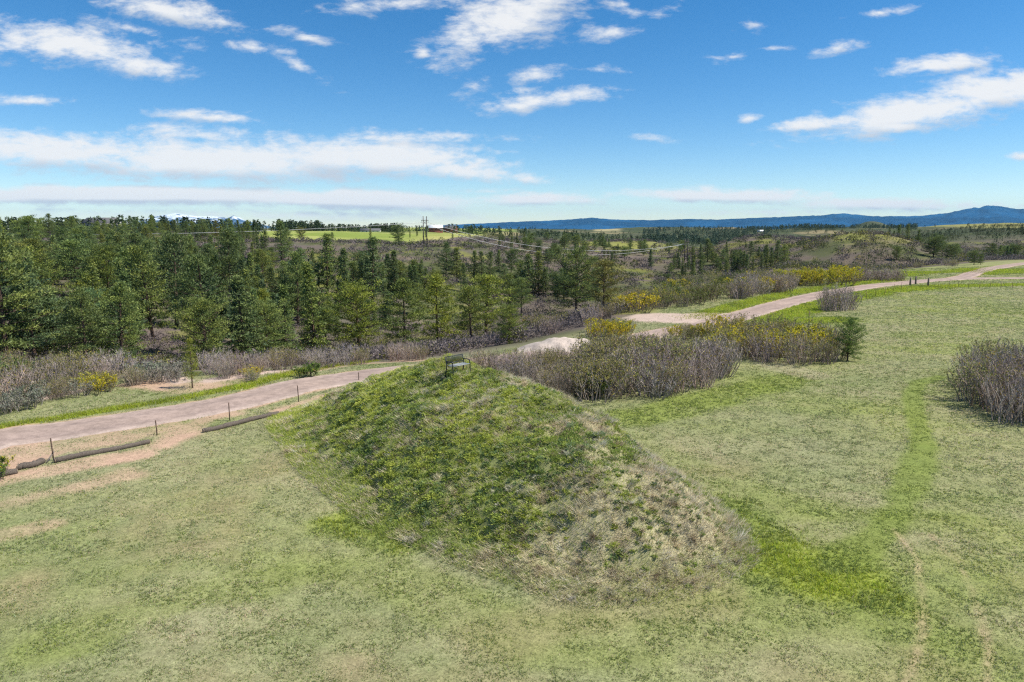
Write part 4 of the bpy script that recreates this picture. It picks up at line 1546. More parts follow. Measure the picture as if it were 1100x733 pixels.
thicket([(222, 412), (260, 402), (330, 398), (400, 391), (455, 389), (455, 381), (390, 384), (300, 389), (225, 399)], 41, ['bare', 'bare', 'bare', 'budded', 'bare'], (1.1, 1.8), 1.0, 'in the low hedge behind the road bend', 'brush behind the road bend', 5)
thicket([(262, 411), (278, 409), (282, 404), (265, 405)], 3, ['yellow', 'budded'], (.8, 1.0), .8, 'at the road edge below the fir', 'brush behind the road bend', 6)
add_shrub(335, 404, 1.0, 'green', '', 'green bushes', 'rounded grey-green bush on the grassy bank of the road', 1.3)
add_shrub(325, 405, .8, 'green', '', 'green bushes', 'smaller green bush at the road edge left of the rounded one', 1.1)
add_shrub(635, 428, 1.6, 'green', '', 'green bushes', 'bright green leafy bush at the right foot of the mound top', 1.0)
add_shrub(626, 424, 1.2, 'green', '', 'green bushes', 'low green bush tucked left of the bright green leafy bush', 1.0)
thicket([(508, 398), (560, 412), (600, 426), (640, 430), (640, 394), (560, 393), (512, 387)], 40, ['bare', 'bare', 'budded', 'bare'], (1.15, 1.7), .95, 'in the low thin thicket right behind the mound', 'thicket behind the mound', 7)
thicket([(640, 430), (690, 429), (760, 417), (778, 405), (772, 392), (700, 388), (640, 394)], 40, ['bare', 'budded', 'bare', 'budded'], (2.0, 2.8), 1.1, 'in the tall thicket behind the mound', 'thicket behind the mound', 27)
thicket([(768, 380), (830, 390), (895, 393), (905, 385), (900, 374), (830, 366), (768, 366)], 30, ['bare', 'budded', 'bare', 'budded', 'yellow'], (1.9, 2.6), 1.35, 'in the thicket beside the small evergreen', 'thicket in the middle of the meadow', 8)
thicket([(632, 368), (680, 366), (750, 367), (765, 361), (700, 358), (640, 354)], 22, ['yellow', 'budded', 'olive', 'bare'], (1.1, 1.6), 1.4, 'between the gravel heap and the road', 'brush beside the gravel heap', 9)
for px, py in ((642, 366), (655, 367), (668, 364)):
    add_shrub(px, py, 1.9, 'yellow', 'right beside the gravel heap', 'brush beside the gravel heap')
thicket([(545, 358), (565, 364), (640, 353), (655, 340), (600, 337), (550, 344)], 26, ['bare', 'bare', 'budded'], (1.7, 2.3), 1.8, 'in the purple brush below the large pine', 'purple brush below the large pine', 10)
thicket([(652, 341), (700, 335), (760, 329), (815, 320), (860, 310), (855, 298), (800, 300), (740, 305), (690, 317), (655, 327)], 66, ['budded', 'bare', 'olive', 'budded', 'yellow', 'olive'], (1.9, 2.7), 2.1, 'in the brush on the ridge beyond the road', 'brush on the ridge beyond the road', 11, (1.0, 1.5))
thicket([(790, 322), (850, 312), (852, 306), (800, 314)], 12, ['bare'], (2.2, 3.0), 1.8, 'at the near edge of the ridge brush', 'brush on the ridge beyond the road', 12, (.9, 1.2))
thicket([(853, 309), (906, 307), (908, 302), (856, 303)], 10, ['yellow'], (2.4, 3.2), 1.7, 'in the vivid yellow clump by the far road', 'vivid yellow clump', 13, (1.1, 1.4))
thicket([(908, 304), (966, 302), (966, 297), (912, 298)], 14, ['bare', 'bare', 'budded'], (1.9, 2.6), 2.0, 'in the dark row right of the yellow clump', 'dark row right of the yellow clump', 14, (1.1, 1.5))
for px, py, h in ((888, 334, 2.7), (900, 334, 3.2), (911, 333, 2.9), (895, 332, 3.1)):
    add_shrub(px, py, h, 'bare', 'in the lone clump overlapping the far road', 'lone clump by the far road', None, .95)
thicket([(1030, 418), (1050, 436), (1090, 456), (1130, 462), (1130, 412), (1060, 402)], 20, ['bare', 'bare', 'bare', 'budded'], (2.3, 3.0), 1.25, 'in the big clump at the right edge', 'grey clump in the meadow', 15, (.9, 1.15))
thicket([(985, 288), (1035, 286), (1035, 283), (985, 284)], 9, ['bare', 'budded'], (1.4, 2.0), 2.4, 'behind the far meadow', 'brush behind the far meadow', 16, (1.2, 1.6))
thicket([(-5, 520), (8, 505), (2, 497), (-12, 508)], 3, ['yellow', 'green'], (.6, .8), .6, 'beside the log at the left edge', 'weeds by the broken log', 17)
for t in shrubs:
    t['px'], t['py'] = float(t['px']), float(t['py'])
oaks = [t for t in shrubs if t['kind'] not in ('sage', 'green')]
cull(shrubs, lambda t: 6.0 * t['wf'], 0.0)
oaks.sort(key=lambda t: (not t['hero'], -t['visn']))
rest = oaks[285:]
gone = {id(t) for t in rest}
shrubs = [t for t in shrubs if id(t) not in gone]
settle(shrubs)


def mesh_arrays(me):
    v = np.empty(len(me.vertices) * 3, np.float32)
    me.vertices.foreach_get('co', v)
    li = np.empty(len(me.loops), np.int32)
    me.loops.foreach_get('vertex_index', li)
    tot = np.empty(len(me.polygons), np.int32)
    me.polygons.foreach_get('loop_total', tot)
    c = np.empty(len(me.vertices) * 4, np.float32)
    me.attributes['col'].data.foreach_get('color', c)
    start = np.concatenate([[0], np.cumsum(tot)[:-1]])
    q = [li[start[tot == k][:, None] + np.arange(k)] for k in (3, 4)]
    return v.reshape(-1, 3), q, c.reshape(-1, 4)[:, :3]


mass = MB()
for t in shrubs + rest:
    var = rS.integers(len(SHRUBS[t['kind']]))
    sm, fm = SHRUBS[t['kind']][var]
    s = t['h'] / SH_H[t['kind']]
    turn = rS.uniform(0, 6.28)
    g = rS.uniform(.85, 1.15)
    tint_a = (g * rS.uniform(.95, 1.08), g, g * rS.uniform(.88, 1.06), 1)
    tint_b = (g * rS.uniform(.9, 1.1), g, g * rS.uniform(.9, 1.1), 1)
    if id(t) in gone:
        for me, tint in ((sm, tint_a), (fm, tint_b)):
            if me:
                v, (q3, q4), c = mesh_arrays(me)
                v = (v * np.array([s * t['wf'], s * t['wf'], s])) @ rot2(turn).T + np.array([t['x'], t['y'], t['z']])
                mass.add(v, q4, q3, c * np.array(tint[:3]))
        continue
    root = bpy.data.objects.new('sage_bush' if t['kind'] == 'sage' else 'green_bush' if t['kind'] == 'green' else 'oak_shrub', None)
    root.empty_display_size = .3
    COL.objects.link(root)
    root.location = (t['x'], t['y'], t['z'])
    root.rotation_euler = (0, 0, turn)
    root.scale = (s * t['wf'], s * t['wf'], s)
    tag(root, t['label'], 'shrub', t['group'])
    link('stems', sm, root).color = tint_a
    if fm:
        link('foliage', fm, root).color = tint_b
if rest:
    tag(link('undergrowth', mass.mesh('undergrowth', M_SCRUB)), 'remaining oak brush filling the thickets and the ridge', None, None, 'stuff')

# small dark evergreen at the end of the meadow thicket
tv = []
p = sp(910, 388)
ev = bpy.data.objects.new('juniper_bush', None)
COL.objects.link(ev)
zj = float(hgt(p[0], p[1]))
ev.location = (p[0], p[1], zj)
hj = 43 / F * (p[1] * CP - (zj - CAM_H) * SP)
ev.scale = (hj / 10 * .72, hj / 10 * .72, hj / 10)
tag(ev, 'small dark green evergreen at the right end of the meadow thicket', 'shrub')
link('trunk', TREES['round'][1][0], ev)
o = link('crown', TREES['round'][1][1], ev)
o.color = (1.35, 1.45, 1.0, 1)


# ------------------------------------------------------------------ far scrub and far woods: one mass each
def scrub_mass():
    r = np.random.default_rng(500)
    mb = MB()
    n = 21000
    u = r.uniform(-.92, .92, n)
    y = np.exp(r.uniform(math.log(52), math.log(560), n))
    x = u * y
    rim = np.interp(u, [ub(p) for p in (-150, 0, 150, 300, 450, 560, 640, 700, 800, 900, 1000, 1150)], [50, 52, 54, 55, 58, 63, 76, 90, 118, 163, 192, 204])
    ok = y > rim
    fy = np.interp(u, FIELD[:, 0] / FIELD[:, 1], FIELD[:, 1])
    ok &= ~((y > fy - 6) & (u > ub(272)) & (u < ub(556)))
    ok &= fbm(x, y, 18, 3, 510) > np.where((u > .40) & (y > 225), .32, .40)
    ok &= dist_poly(x, y, BRANCH[::3]) > 6
    x, y = x[ok], y[ok]
    m = len(x)
    z = hgt(x, y)
    tone = fbm(x, y, 22, 3, 511)
    tone2 = fbm(x, y, 60, 3, 512)
    big = np.clip(y / 160, .7, 2.2)
    pal = np.array([(0.170, 0.145, 0.145), (0.165, 0.138, 0.122), (0.135, 0.117, 0.117), (0.085, 0.105, 0.040), (0.190, 0.185, 0.060), (0.29, 0.25, 0.06)])
    w = np.stack([1.2 * np.ones(m), .9 + 0 * tone, .8 + 0 * tone, 5.0 * sstep(.42, .58, tone), 2.6 * sstep(.48, .66, tone2), .7 * sstep(.56, .7, tone)], 1)
    w /= w.sum(1)[:, None]
    k = (r.random(m)[:, None] > np.cumsum(w, 1)).sum(1).clip(0, 5)
    base = pal[k]
    nt = 54
    a = r.uniform(0, 2 * math.pi, (m, nt))
    q = np.sqrt(r.random((m, nt)))
    R = (1.25 * big * r.uniform(.6, 1.3, m))[:, None]
    Hh = (1.7 * np.clip(big, .8, 1.35) * r.uniform(.6, 1.25, m))[:, None]
    bx = x[:, None] + np.cos(a) * q * R
    by = y[:, None] + np.sin(a) * q * R
    bz = z[:, None] + Hh * (1 - q ** 2) ** .5 * r.uniform(.25, 1.0, (m, nt))
    ln = (.30 * big)[:, None] * r.uniform(.6, 1.3, (m, nt))
    wd = ln * .30
    d = unit(np.stack([np.cos(a) * q + r.normal(0, .4, (m, nt)), np.sin(a) * q + r.normal(0, .4, (m, nt)), .75 + r.normal(0, .35, (m, nt))], -1))
    side = unit(np.cross(d, unit(r.normal(size=(m, nt, 3)))))
    P0 = np.stack([bx, by, bz], -1)
    v = np.stack([P0 - side * wd[..., None], P0 + side * wd[..., None], P0 + d * ln[..., None]], 2).reshape(-1, 3)
    c = np.repeat((base[:, None, :] * r.uniform(.75, 1.3, (m, nt, 1))).reshape(-1, 3), 3, 0)
    me = mesh_np('shrubbery', v, np.arange(len(v)).reshape(-1, 3), M_SCRUB, c)
    tag(link('shrubbery', me), 'brown and olive scrub covering the canyon slopes', None, None, 'stuff')


scrub_mass()


def woods_mass(name, label, spots):
    """far trees, each a small ragged cone of leaf faces; spots = (x, y, height, width factor, colour)"""
    r = np.random.default_rng(len(spots))
    V, C = [], []
    for (x, y, h, wf, c) in spots:
        z = float(hgt(x, y))
        n = 42
        t = r.random(n) ** .8
        a = r.uniform(0, 6.283, n)
        rad = h * .20 * wf * (1 - t * .85) * r.uniform(.35, 1.05, n)
        p = np.stack([x + np.cos(a) * rad, y + np.sin(a) * rad, z + h * (.06 + .90 * t)], 1)
        d = unit(np.stack([np.cos(a), np.sin(a), r.uniform(-.2, 1.0, n)], 1))
        side = unit(np.cross(d, r.normal(size=(n, 3))))
        L = h * .13 * r.uniform(.7, 1.3, (n, 1))
        V.append(np.stack([p - side * L * .5, p + side * L * .5, p + d * L], 1).reshape(-1, 3))
        C.append(np.repeat(np.array(c)[None, :] * r.uniform(.7, 1.3, (n, 1)), 3, 0))
    V = np.concatenate(V)
    me = mesh_np(name, V, np.arange(len(V)).reshape(-1, 3), M_SCRUB, np.concatenate(C))
    tag(link(name, me), label, None, None, 'stuff')


rw = np.random.default_rng(900)
spots = []
GRN = (0.058, 0.086, 0.042)


def row_of(pxs, dist, n, h, spread, c=GRN, wf=1.0):
    for _ in range(n):
        px = rw.uniform(*pxs)
        y = dist * rw.uniform(1 - spread, 1 + spread)
        spots.append((ub(px) * y, y, h * rw.uniform(.65, 1.15), wf * rw.uniform(.8, 1.4), np.array(c) * rw.uniform(.75, 1.25)))


row_of((299, 345), 940, 120, 15, .05)
row_of((340, 420), 985, 170, 11, .05)
row_of((276, 302), 960, 26, 9, .05)
row_of((398, 425), 955, 60, 12, .04, (0.05, 0.07, 0.03), 1.5)
row_of((425, 540), 1040, 120, 11, .06)
row_of((480, 640), 640, 90, 8, .10)
row_of((540, 760), 900, 60, 8, .12)
row_of((-60, 280), 460, 200, 10, .07)
row_of((-60, 300), 600, 120, 10, .12)
for _ in range(4200):
    px = rw.uniform(690, 985)
    y = rw.uniform(760, 1500)
    x = ub(px) * y
    if fbm(np.array([x]), np.array([y]), 150, 3, 901)[0] > .56 - .16 * (px > 765) * (px < 900):
        spots.append((x, y, rw.uniform(4.5, 10), rw.uniform(.9, 1.7), np.array((0.072, 0.108, 0.074)) * rw.uniform(.75, 1.25)))  # haze over the far hill put into a lighter, bluer tree colour
for _ in range(1300):
    px = rw.uniform(560, 1200)
    y = rw.uniform(560, 1300)
    x = ub(px) * y
    z = float(hgt(np.array([x]), np.array([y]))[0])
    if fbm(np.array([x]), np.array([y]), 90, 3, 902)[0] > .54 and z < 9:
        spots.append((x, y, rw.uniform(4, 9), rw.uniform(1.2, 2.0), np.array((0.062, 0.085, 0.045)) * rw.uniform(.75, 1.25)))
for _ in range(1600):
    px = rw.uniform(930, 1200)
    y = rw.uniform(640, 1050)
    spots.append((ub(px) * y, y, rw.uniform(2.0, 4.5), rw.uniform(1.8, 3.0), np.array((0.075, 0.085, 0.045)) * rw.uniform(.75, 1.25)))
for t in hidden_trees:
    spots.append((t['x'], t['y'], t['h'], 1.2, GRN))
woods_mass('distant_woods', 'dark far-off woods along the horizon and on the far hills', spots)


# ------------------------------------------------------------------ grass (nobody could count it)
def blades(r, x, y, z, h, w, col, lean=0.5, dirn=None):
    n = len(x)
    a = r.uniform(0, 2 * math.pi, n)
    la = r.uniform(0, 2 * math.pi, n) if dirn is None else dirn + r.normal(0, .95, n)
    lean = lean * r.uniform(.3, 1.6, n)
    s = np.stack([np.cos(a), np.sin(a), np.zeros(n)], 1) * (w * .5)[:, None]
    p = np.stack([x, y, z - .01], 1)
    tip = p + np.stack([np.cos(la) * lean * h, np.sin(la) * lean * h, h], 1)
    v = np.stack([p - s, p + s, tip], 1).reshape(-1, 3)
    c = np.repeat(col, 3, 0)
    return v, c


def field_grass():
    r = np.random.default_rng(7000)
    # tufts: a centre, a colour and a size of its own each, then the blades round it
    nt, per = 330000, 7
    ty = np.exp(r.uniform(math.log(9.5), math.log(175), nt))
    tx = r.uniform(-1, 1, nt) * (.82 * ty + 5)
    tr = .024 * (ty / 15) ** .85 * r.uniform(.5, 1.7, nt)
    hs = np.repeat(r.random(nt), per)
    hs3 = np.repeat(r.random(nt), per)
    n = nt * per
    x = np.repeat(tx, per) + r.normal(0, 1, n) * np.repeat(tr, per)
    y = np.repeat(ty, per) + r.normal(0, 1, n) * np.repeat(tr, per)
    straw, lush, sage, bare, height, dirt, gravel = ground_look(x, y)
    rim = np.interp(x / y, [ub(p) for p in (-150, 0, 150, 300, 450, 560, 640, 700, 800, 900, 1000, 1150)], [44, 46, 47, 48, 51, 56, 66, 76, 112, 158, 186, 198])
    m = mnd(x, y)
    keep = (m < .15 + .6 * r.random(n) ** 2) & (r.random(n) > dirt * 1.05) & (r.random(n) > gravel * .97) & (r.random(n) > bare * .8) & (y < rim + 2)
    x, y, straw, lush, sage, height, hs, hs3, m = [a[keep] for a in (x, y, straw, lush, sage, height, hs, hs3, m)]
    n = len(x)
    q = .35 * r.random(n) + .65 * hs
    col = np.tile(G_GREEN, (n, 1))
    pick = r.random(n) * .3 + .7 * hs3
    is_straw = pick < straw * .62
    is_lush = ~is_straw & (r.random(n) * .4 + .6 * hs < lush)
    is_sage = ~is_straw & ~is_lush & (r.random(n) < sage)
    col[is_lush] = G_YEL * np.where(lush > .6, 1.35, 1.0)[is_lush][:, None]
    col[is_sage] = G_SAGE
    col[is_straw] = G_STRAW
    col = col * (0.84 + .54 * q)[:, None] * r.uniform(.9, 1.1, (n, 3))
    sc = (y / 15)
    h = .043 * sc ** .42 * height * r.uniform(.55, 1.5, n) * (1 + .5 * (hs - .5))
    w = .019 * sc ** .80 * r.uniform(.7, 1.4, n)
    v, c = blades(r, x, y, surf(x, y), h, w, col, .75)
    me = mesh_np('grass', v, np.arange(len(v)).reshape(-1, 3), M_GRASS, c)
    tag(link('grass', me), 'short mottled green and straw grass over the whole meadow', None, None, 'stuff')


field_grass()


def in_mound(r, n, lo=.12):
    x = r.uniform(-14.5, 9.5, n)
    y = r.uniform(16, 41.5, n)
    k = mnd(x, y) > lo
    return x[k], y[k]


def slope_dir(x, y):
    e = .4
    gx = mnd(x + e, y) - mnd(x - e, y)
    gy = mnd(x, y + e) - mnd(x, y - e)
    return np.arctan2(-gy, -gx)


def mound_cover():
    r = np.random.default_rng(7100)
    # leafy weeds: domed clumps of broad leaves with gaps between them
    x, y = in_mound(r, 19000, .12)
    st, lu, gr = mound_zone(x, y)
    keep = r.random(len(x)) < np.clip(1.05 - st * .80, .30, 1) * sstep(.1, .8, mnd(x, y) + (fbm(x, y, 1.4, 3, 89) - .5) * 1.2)
    x, y, lu, gr, st = x[keep], y[keep], lu[keep], gr[keep], st[keep]
    m = len(x)
    nl = 56
    big = np.clip(.75 + 1.1 * (fbm(x, y, 2.0, 3, 79) - .5) - .30 * st, .35, 1.3) * r.uniform(.55, 1.25, m)
    R_ = (.20 * big)[:, None]
    Hc = (.17 * big * r.uniform(.6, 1.2, m))[:, None]
    a = r.uniform(0, 2 * math.pi, (m, nl))
    q = np.sqrt(r.random((m, nl)))
    bx, by = x[:, None] + np.cos(a) * q * R_, y[:, None] + np.sin(a) * q * R_
    bz = surf(x, y)[:, None] - .03 + Hc * np.sqrt(np.maximum(1 - q ** 2, 0)) * r.uniform(.55, 1.1, (m, nl))
    d = unit(np.stack([np.cos(a) * (q + .2), np.sin(a) * (q + .2), r.uniform(-.1, 1.0, (m, nl))], -1))
    side = unit(np.cross(d, unit(r.normal(size=(m, nl, 3)) * .6 + np.array([0, 0, .2]))))
    L = r.uniform(.032, .080, (m, nl))[..., None]
    W = L * .34
    P0 = np.stack([bx, by, bz], -1)
    v = np.stack([P0 - side * W, P0 + side * W, P0 + d * L * 1.3], 2).reshape(-1, 3)
    g1, g2, g3, g4 = np.array((0.225, 0.300, 0.070)), np.array((0.420, 0.460, 0.090)), np.array((0.175, 0.250, 0.105)), np.array((0.44, 0.42, 0.31))
    pk = r.random(m)
    col = np.tile(g1, (m, 1))
    t = np.clip(lu * 1.2 + r.normal(0, .25, m), 0, 1)
    col = mix3(col, g2, t)
    col[pk < .18] = g3
    col[(pk > .75) & (r.random(m) < gr * 1.2)] = g4
    c = np.repeat((col[:, None, :] * r.uniform(.75, 1.28, (m, nl, 1))).reshape(-1, 3), 3, 0)
    me = mesh_np('mound_weeds', v, np.arange(len(v)).reshape(-1, 3), M_WEED, c)
    tag(link('mound_weeds', me), 'leafy green weeds crowding the mound', None, None, 'stuff')
    # grass: green blades and long pale dead stalks combed downhill
    x, y = in_mound(r, 560000, .04)
    st, lu, gr = mound_zone(x, y)
    cl = fbm(x, y, .55, 2, 85)
    rim = mnd(x, y)
    keep = r.random(len(x)) < np.clip(.52 + .35 * st + 1.3 * (cl - .5) + .25 * sstep(.9, .2, rim), .08, 1)
    x, y, st, lu, gr, cl = [q[keep] for q in (x, y, st, lu, gr, cl)]
    n = len(x)
    sp_ = r.random(n) < np.clip(st * .80 + (cl - .5) * 1.6, .03, .90)
    col = np.where(sp_[:, None], np.array((0.62, 0.55, 0.39)), np.array((0.235, 0.305, 0.075)))
    yl = (~sp_) & (r.random(n) < lu)
    col[yl] = (0.36, 0.41, 0.075)
    br = sp_ & (r.random(n) < .22)
    col[br] = (0.36, 0.28, 0.19)
    gy = sp_ & (r.random(n) < gr * .6)
    col[gy] = (0.50, 0.48, 0.43)
    col = col * r.uniform(.7, 1.3, (n, 1)) * 1.15
    h = np.where(sp_, r.uniform(.05, .20, n), r.uniform(.06, .18, n))
    w = np.where(sp_, r.uniform(.010, .022, n), r.uniform(.010, .024, n)) * (y / 22) ** .6
    v, c = blades(r, x, y, surf(x, y), h, w, col, np.where(sp_, 1.3, .8), slope_dir(x, y))
    # tussocks of long dead stalks, each combed its own way downhill
    x, y = in_mound(r, 9000, .08)
    st, lu, gr = mound_zone(x, y)
    skirt = sstep(1.5, .5, mnd(x, y)) * sstep(.05, .3, mnd(x, y))
    keep = r.random(len(x)) < np.clip(st * 1.1 - .12 + .10 * skirt, .05, 1)
    x, y = x[keep], y[keep]
    m, ns = len(x), 40
    tone = np.array([(0.74, 0.66, 0.48), (0.62, 0.55, 0.39), (0.64, 0.61, 0.53), (0.36, 0.28, 0.19)])[r.integers(0, 4, m)] * r.uniform(.6, 1.2, (m, 1))
    dr = np.repeat(slope_dir(x, y) + r.normal(0, .45, m), ns)
    R_ = np.repeat(r.uniform(.03, .10, m), ns)
    xx = np.repeat(x, ns) + r.normal(0, 1, m * ns) * R_
    yy = np.repeat(y, ns) + r.normal(0, 1, m * ns) * R_
    ht = np.repeat(r.uniform(.07, .21, m), ns) * r.uniform(.5, 1.3, m * ns)
    v2, c2 = blades(r, xx, yy, surf(xx, yy), ht, r.uniform(.010, .024, m * ns) * (yy / 20) ** .6, np.repeat(tone, ns, 0) * r.uniform(.6, 1.3, (m * ns, 1)), 1.25, dr)
    v, c = np.concatenate([v, v2]), np.concatenate([c, c2])
    me = mesh_np('mound_grass', v, np.arange(len(v)).reshape(-1, 3), M_GRASS, c)
    tag(link('mound_grass', me), 'long pale and green grass combed down the mound slopes', None, None, 'stuff')


mound_cover()


def verge_grass():
    """taller fresh grass along the road and round the mound's bright skirts; dry fringe on the mound crest"""
    r = np.random.default_rng(7200)
    X, Y, Hh, C, W = [], [], [], [], []
    for kind, pts, w, s in STROKES:
        if kind not in ('lush', 'verge'):
            continue
        seg = smooth_path(pts, .3)
        near = seg[:, 1].mean()
        n = int((.45 if kind == 'lush' else 1) * len(seg) * (150 if near < 35 else 110 if near < 70 else 60))
        k = r.integers(0, len(seg), n)
        x = seg[k, 0] + r.normal(0, 1, n) * (w * .55 + s * .3)
        y = seg[k, 1] + r.normal(0, 1, n) * (w * .55 + s * .3)
        ok = (dist_poly(x, y, ROAD[::3]) > ROAD_W + .1) & (mnd(x, y) < .3)
        x, y = x[ok], y[ok]
        X.append(x)
        Y.append(y)
        cl = fbm(x, y, .7, 2, 86)
        Hh.append(r.uniform(.08, .20, len(x)) * (.6 + .9 * cl) * (.62 if kind == 'lush' else 1))
        W.append(r.uniform(.012, .026, len(x)) * np.maximum(y / 22, .8) ** .75)
        t = np.clip(fbm(x, y, 1.2, 2, 87) * 1.3 - .1 + r.normal(0, .15, len(x)), 0, 1)
        C.append((np.array((0.22, 0.28, 0.035)) * (1 - t[:, None]) + np.array((0.40, 0.44, 0.035)) * t[:, None]) * r.uniform(.65, 1.3, (len(x), 1)))
        dead = r.random(len(x)) < .16
        C[-1][dead] = np.array((0.46, 0.41, 0.24)) * r.uniform(.8, 1.2, (dead.sum(), 1))
    # dry fringe
    crest = np.array([sp(*p) for p in [(440, 397), (470, 396), (500, 398), (540, 405), (580, 416), (612, 430), (640, 445)]])
    seg = smooth_path(crest, .1)
    n = 5200
    k = r.integers(0, len(seg), n)
    x = seg[k, 0] + r.normal(.25, .35, n)
    y = seg[k, 1] + r.normal(.45, .35, n)
    X.append(x)
    Y.append(y)
    Hh.append(r.uniform(.15, .38, n))
    W.append(np.full(n, .018))
    C.append(np.array((0.48, 0.40, 0.25)) * r.uniform(.7, 1.25, (n, 1)))
    x, y = np.concatenate(X), np.concatenate(Y)
    v, c = blades(r, x, y, surf(x, y), np.concatenate(Hh), np.concatenate(W), np.concatenate(C), .45)
    me = mesh_np('verge_grass', v, np.arange(len(v)).reshape(-1, 3), M_GRASS, c)
    tag(link('verge_grass', me), 'taller fresh green grass along the road verges and mound foot', None, None, 'stuff')


verge_grass()

# ------------------------------------------------------------------ gravel heap
M_STONE = mat_attr('pale_gravel', 1.0, noise=[(1.2, .18), (9.0, .25)], spec=.05)


def gravel_heap():
    r = np.random.default_rng(31)
    a0 = gp(605, 377, 20)
    xs, ys = np.linspace(-4.6, 4.6, 90), np.linspace(-2.4, 2.4, 50)
    X, Y = np.meshgrid(xs, ys, indexing='ij')
    x, y = X.ravel(), Y.ravel()
    d = np.sqrt((x / 4.4) ** 2 + (y / 2.2) ** 2)
    h = .95 * np.clip(1 - d ** 2, 0, 1) ** .9 * (.62 + .75 * fbm(x + 50, y, 2.0, 3, 33)) - .12 + .10 * (fbm(x + 9, y, .35, 2, 34) - .5)
    wx, wy = a0[0] + x, a0[1] + 1.2 + y
    idx = np.arange(X.size).reshape(X.shape)
    ok = (d < 1.05).reshape(X.shape)
    kp = ok[:-1, :-1] & ok[1:, 1:]
    f = np.stack([idx[:-1, :-1][kp], idx[1:, :-1][kp], idx[1:, 1:][kp], idx[:-1, 1:][kp]], 1)
    c = mix3(np.tile(np.array((0.47, 0.395, 0.345)), (len(x), 1)), (0.33, 0.29, 0.26), sstep(.45, .65, fbm(x, y, 1.4, 3, 35)) * .8)
    o = link('gravel_heap', mesh_np('gravel_heap', np.stack([x, y, hgt(wx, wy) - hgt(a0[0], a0[1]) + h], 1), f, M_STONE, c, True), None, (a0[0], a0[1] + 1.2, float(hgt(a0[0], a0[1]))))
    tag(o, 'pale pinkish heap of gravel behind the bare thicket', 'gravel heap')


gravel_heap()

# ------------------------------------------------------------------ bench on the mound
M_METAL = mat_noise('dark_green_metal', (0.018, 0.024, 0.024), (0.040, 0.050, 0.048), 14, .45, .3, .4)
M_SEAT = mat_noise('sky_sheen_metal', (0.20, 0.22, 0.23), (0.33, 0.35, 0.36), 10, .5, .2, .4)  # sky reflection on the dark seat, put into a pale grey base colour


def bench():
    p = sp(490, 401.5)
    root = bpy.data.objects.new('park_bench', None)
    COL.objects.link(root)
    x, y = float(p[0]), float(p[1])
    root.location = (x, y, float(surf(x, y)) + .02)
    root.rotation_euler = (0, 0, math.radians(46))
    root.scale = (.92, .92, .92)
    tag(root, 'dark metal bench with pale seat on top of the weedy mound', 'bench')
    w = 1.12
    mb = MB()                                     # seat of lengthwise slats, front is -y
    for i in range(5):
        mb.box((0, -.40 + i * .095, .44 + .012 * abs(i - 2)), (w - .06, .078, .025))
    link('seat', mb.mesh('seat', M_SEAT), root)
    mb = MB()
    for zt in (.86, .55):
        mb.tube([(-w / 2 + .02, .06 + (zt - .5) * .25, zt), (w / 2 - .02, .06 + (zt - .5) * .25, zt)], .022, 8)
    for i in range(15):
        xx = -w / 2 + .07 + i * (w - .14) / 14
        mb.box((xx, .06 + .205 * .25, .705), (.036, .012, .31), rot=None)
    link('backrest', mb.mesh('backrest', M_METAL), root)
    for s in (-1, 1):
        mb = MB()
        xx = s * w / 2
        mb.tube([(xx, .18, -.14), (xx, .09, .18), (xx, .045, .45), (xx, .15, .885)], .026, 8)
        link('rear_leg', mb.mesh('rear_leg', M_METAL, True), root)
        mb = MB()
        mb.tube([(xx, -.44, -.14), (xx, -.42, .2), (xx, -.40, .45), (xx, -.39, .63)], .026, 8)
        link('front_leg', mb.mesh('front_leg', M_METAL, True), root)
        mb = MB()
        mb.tube([(xx, -.43, .645), (xx, -.2, .665), (xx, .10, .65)], .024, 8)
        link('armrest', mb.mesh('armrest', M_METAL, True), root)


bench()

# ------------------------------------------------------------------ logs beside the road
M_LOG = mat_noise('weathered_log', (0.035, 0.028, 0.024), (0.19, 0.160, 0.138), 6, .95, 0, .08, (1, 9, 9), .5)
M_CUT = mat_noise('cut_wood', (0.20, 0.145, 0.10), (0.40, 0.32, 0.25), 12, .9, 0, .1)


def log(p0, p1, d0, d1, label, seed, broken=False):
    a, b = gp(*p0), gp(*p1)
    a, b = np.array(a), np.array(b)
    r = np.random.default_rng(seed)
    n = 26
    t = np.linspace(0, 1, n)
    P = a[None, :] * (1 - t[:, None]) + b[None, :] * t[:, None]
    nx = np.array([-(b - a)[1], (b - a)[0]]) / np.linalg.norm(b - a)
    P = P + nx[None, :] * (0.10 * np.sin(t * 5 + seed) + r.normal(0, .008, n))[:, None]
    rad = (d0 * (1 - t) + d1 * t) / 2 * (1 + r.normal(0, .05, n))
    z = hgt(P[:, 0], P[:, 1]) + rad * .72
    c0 = np.array([P[:, 0].mean(), P[:, 1].mean(), float(hgt(P[:, 0].mean(), P[:, 1].mean()))])
    pts = np.stack([P[:, 0], P[:, 1], z], 1) - c0
    root = bpy.data.objects.new('log', None)
    COL.objects.link(root)
    root.location = c0
    tag(root, label, 'log', 'logs laid along the road')
    mb = MB()
    mb.tube(pts, rad, 11, cap=True)
    v = np.concatenate(mb.v)
    v[:, 2] += (fbm(v[:, 0] * 3 + seed * 9, v[:, 1] * 3 + v[:, 2] * 20, .5, 2, seed) - .5) * .05
    mb.v = [v]
    link('bark', mb.mesh('bark', M_LOG, True), root)
    dr = unit(pts[-1] - pts[-2])
    for e, s in ((0, -1), (-1, 1)):
        mb = MB()
        dd = unit(pts[1] - pts[0]) if e == 0 else dr
        mb.tube([pts[e] + dd * s * .004, pts[e] + dd * s * .02], [rad[e] * .93, rad[e] * .9], 11)
        link('cut_end', mb.mesh('cut_end', M_CUT), root)


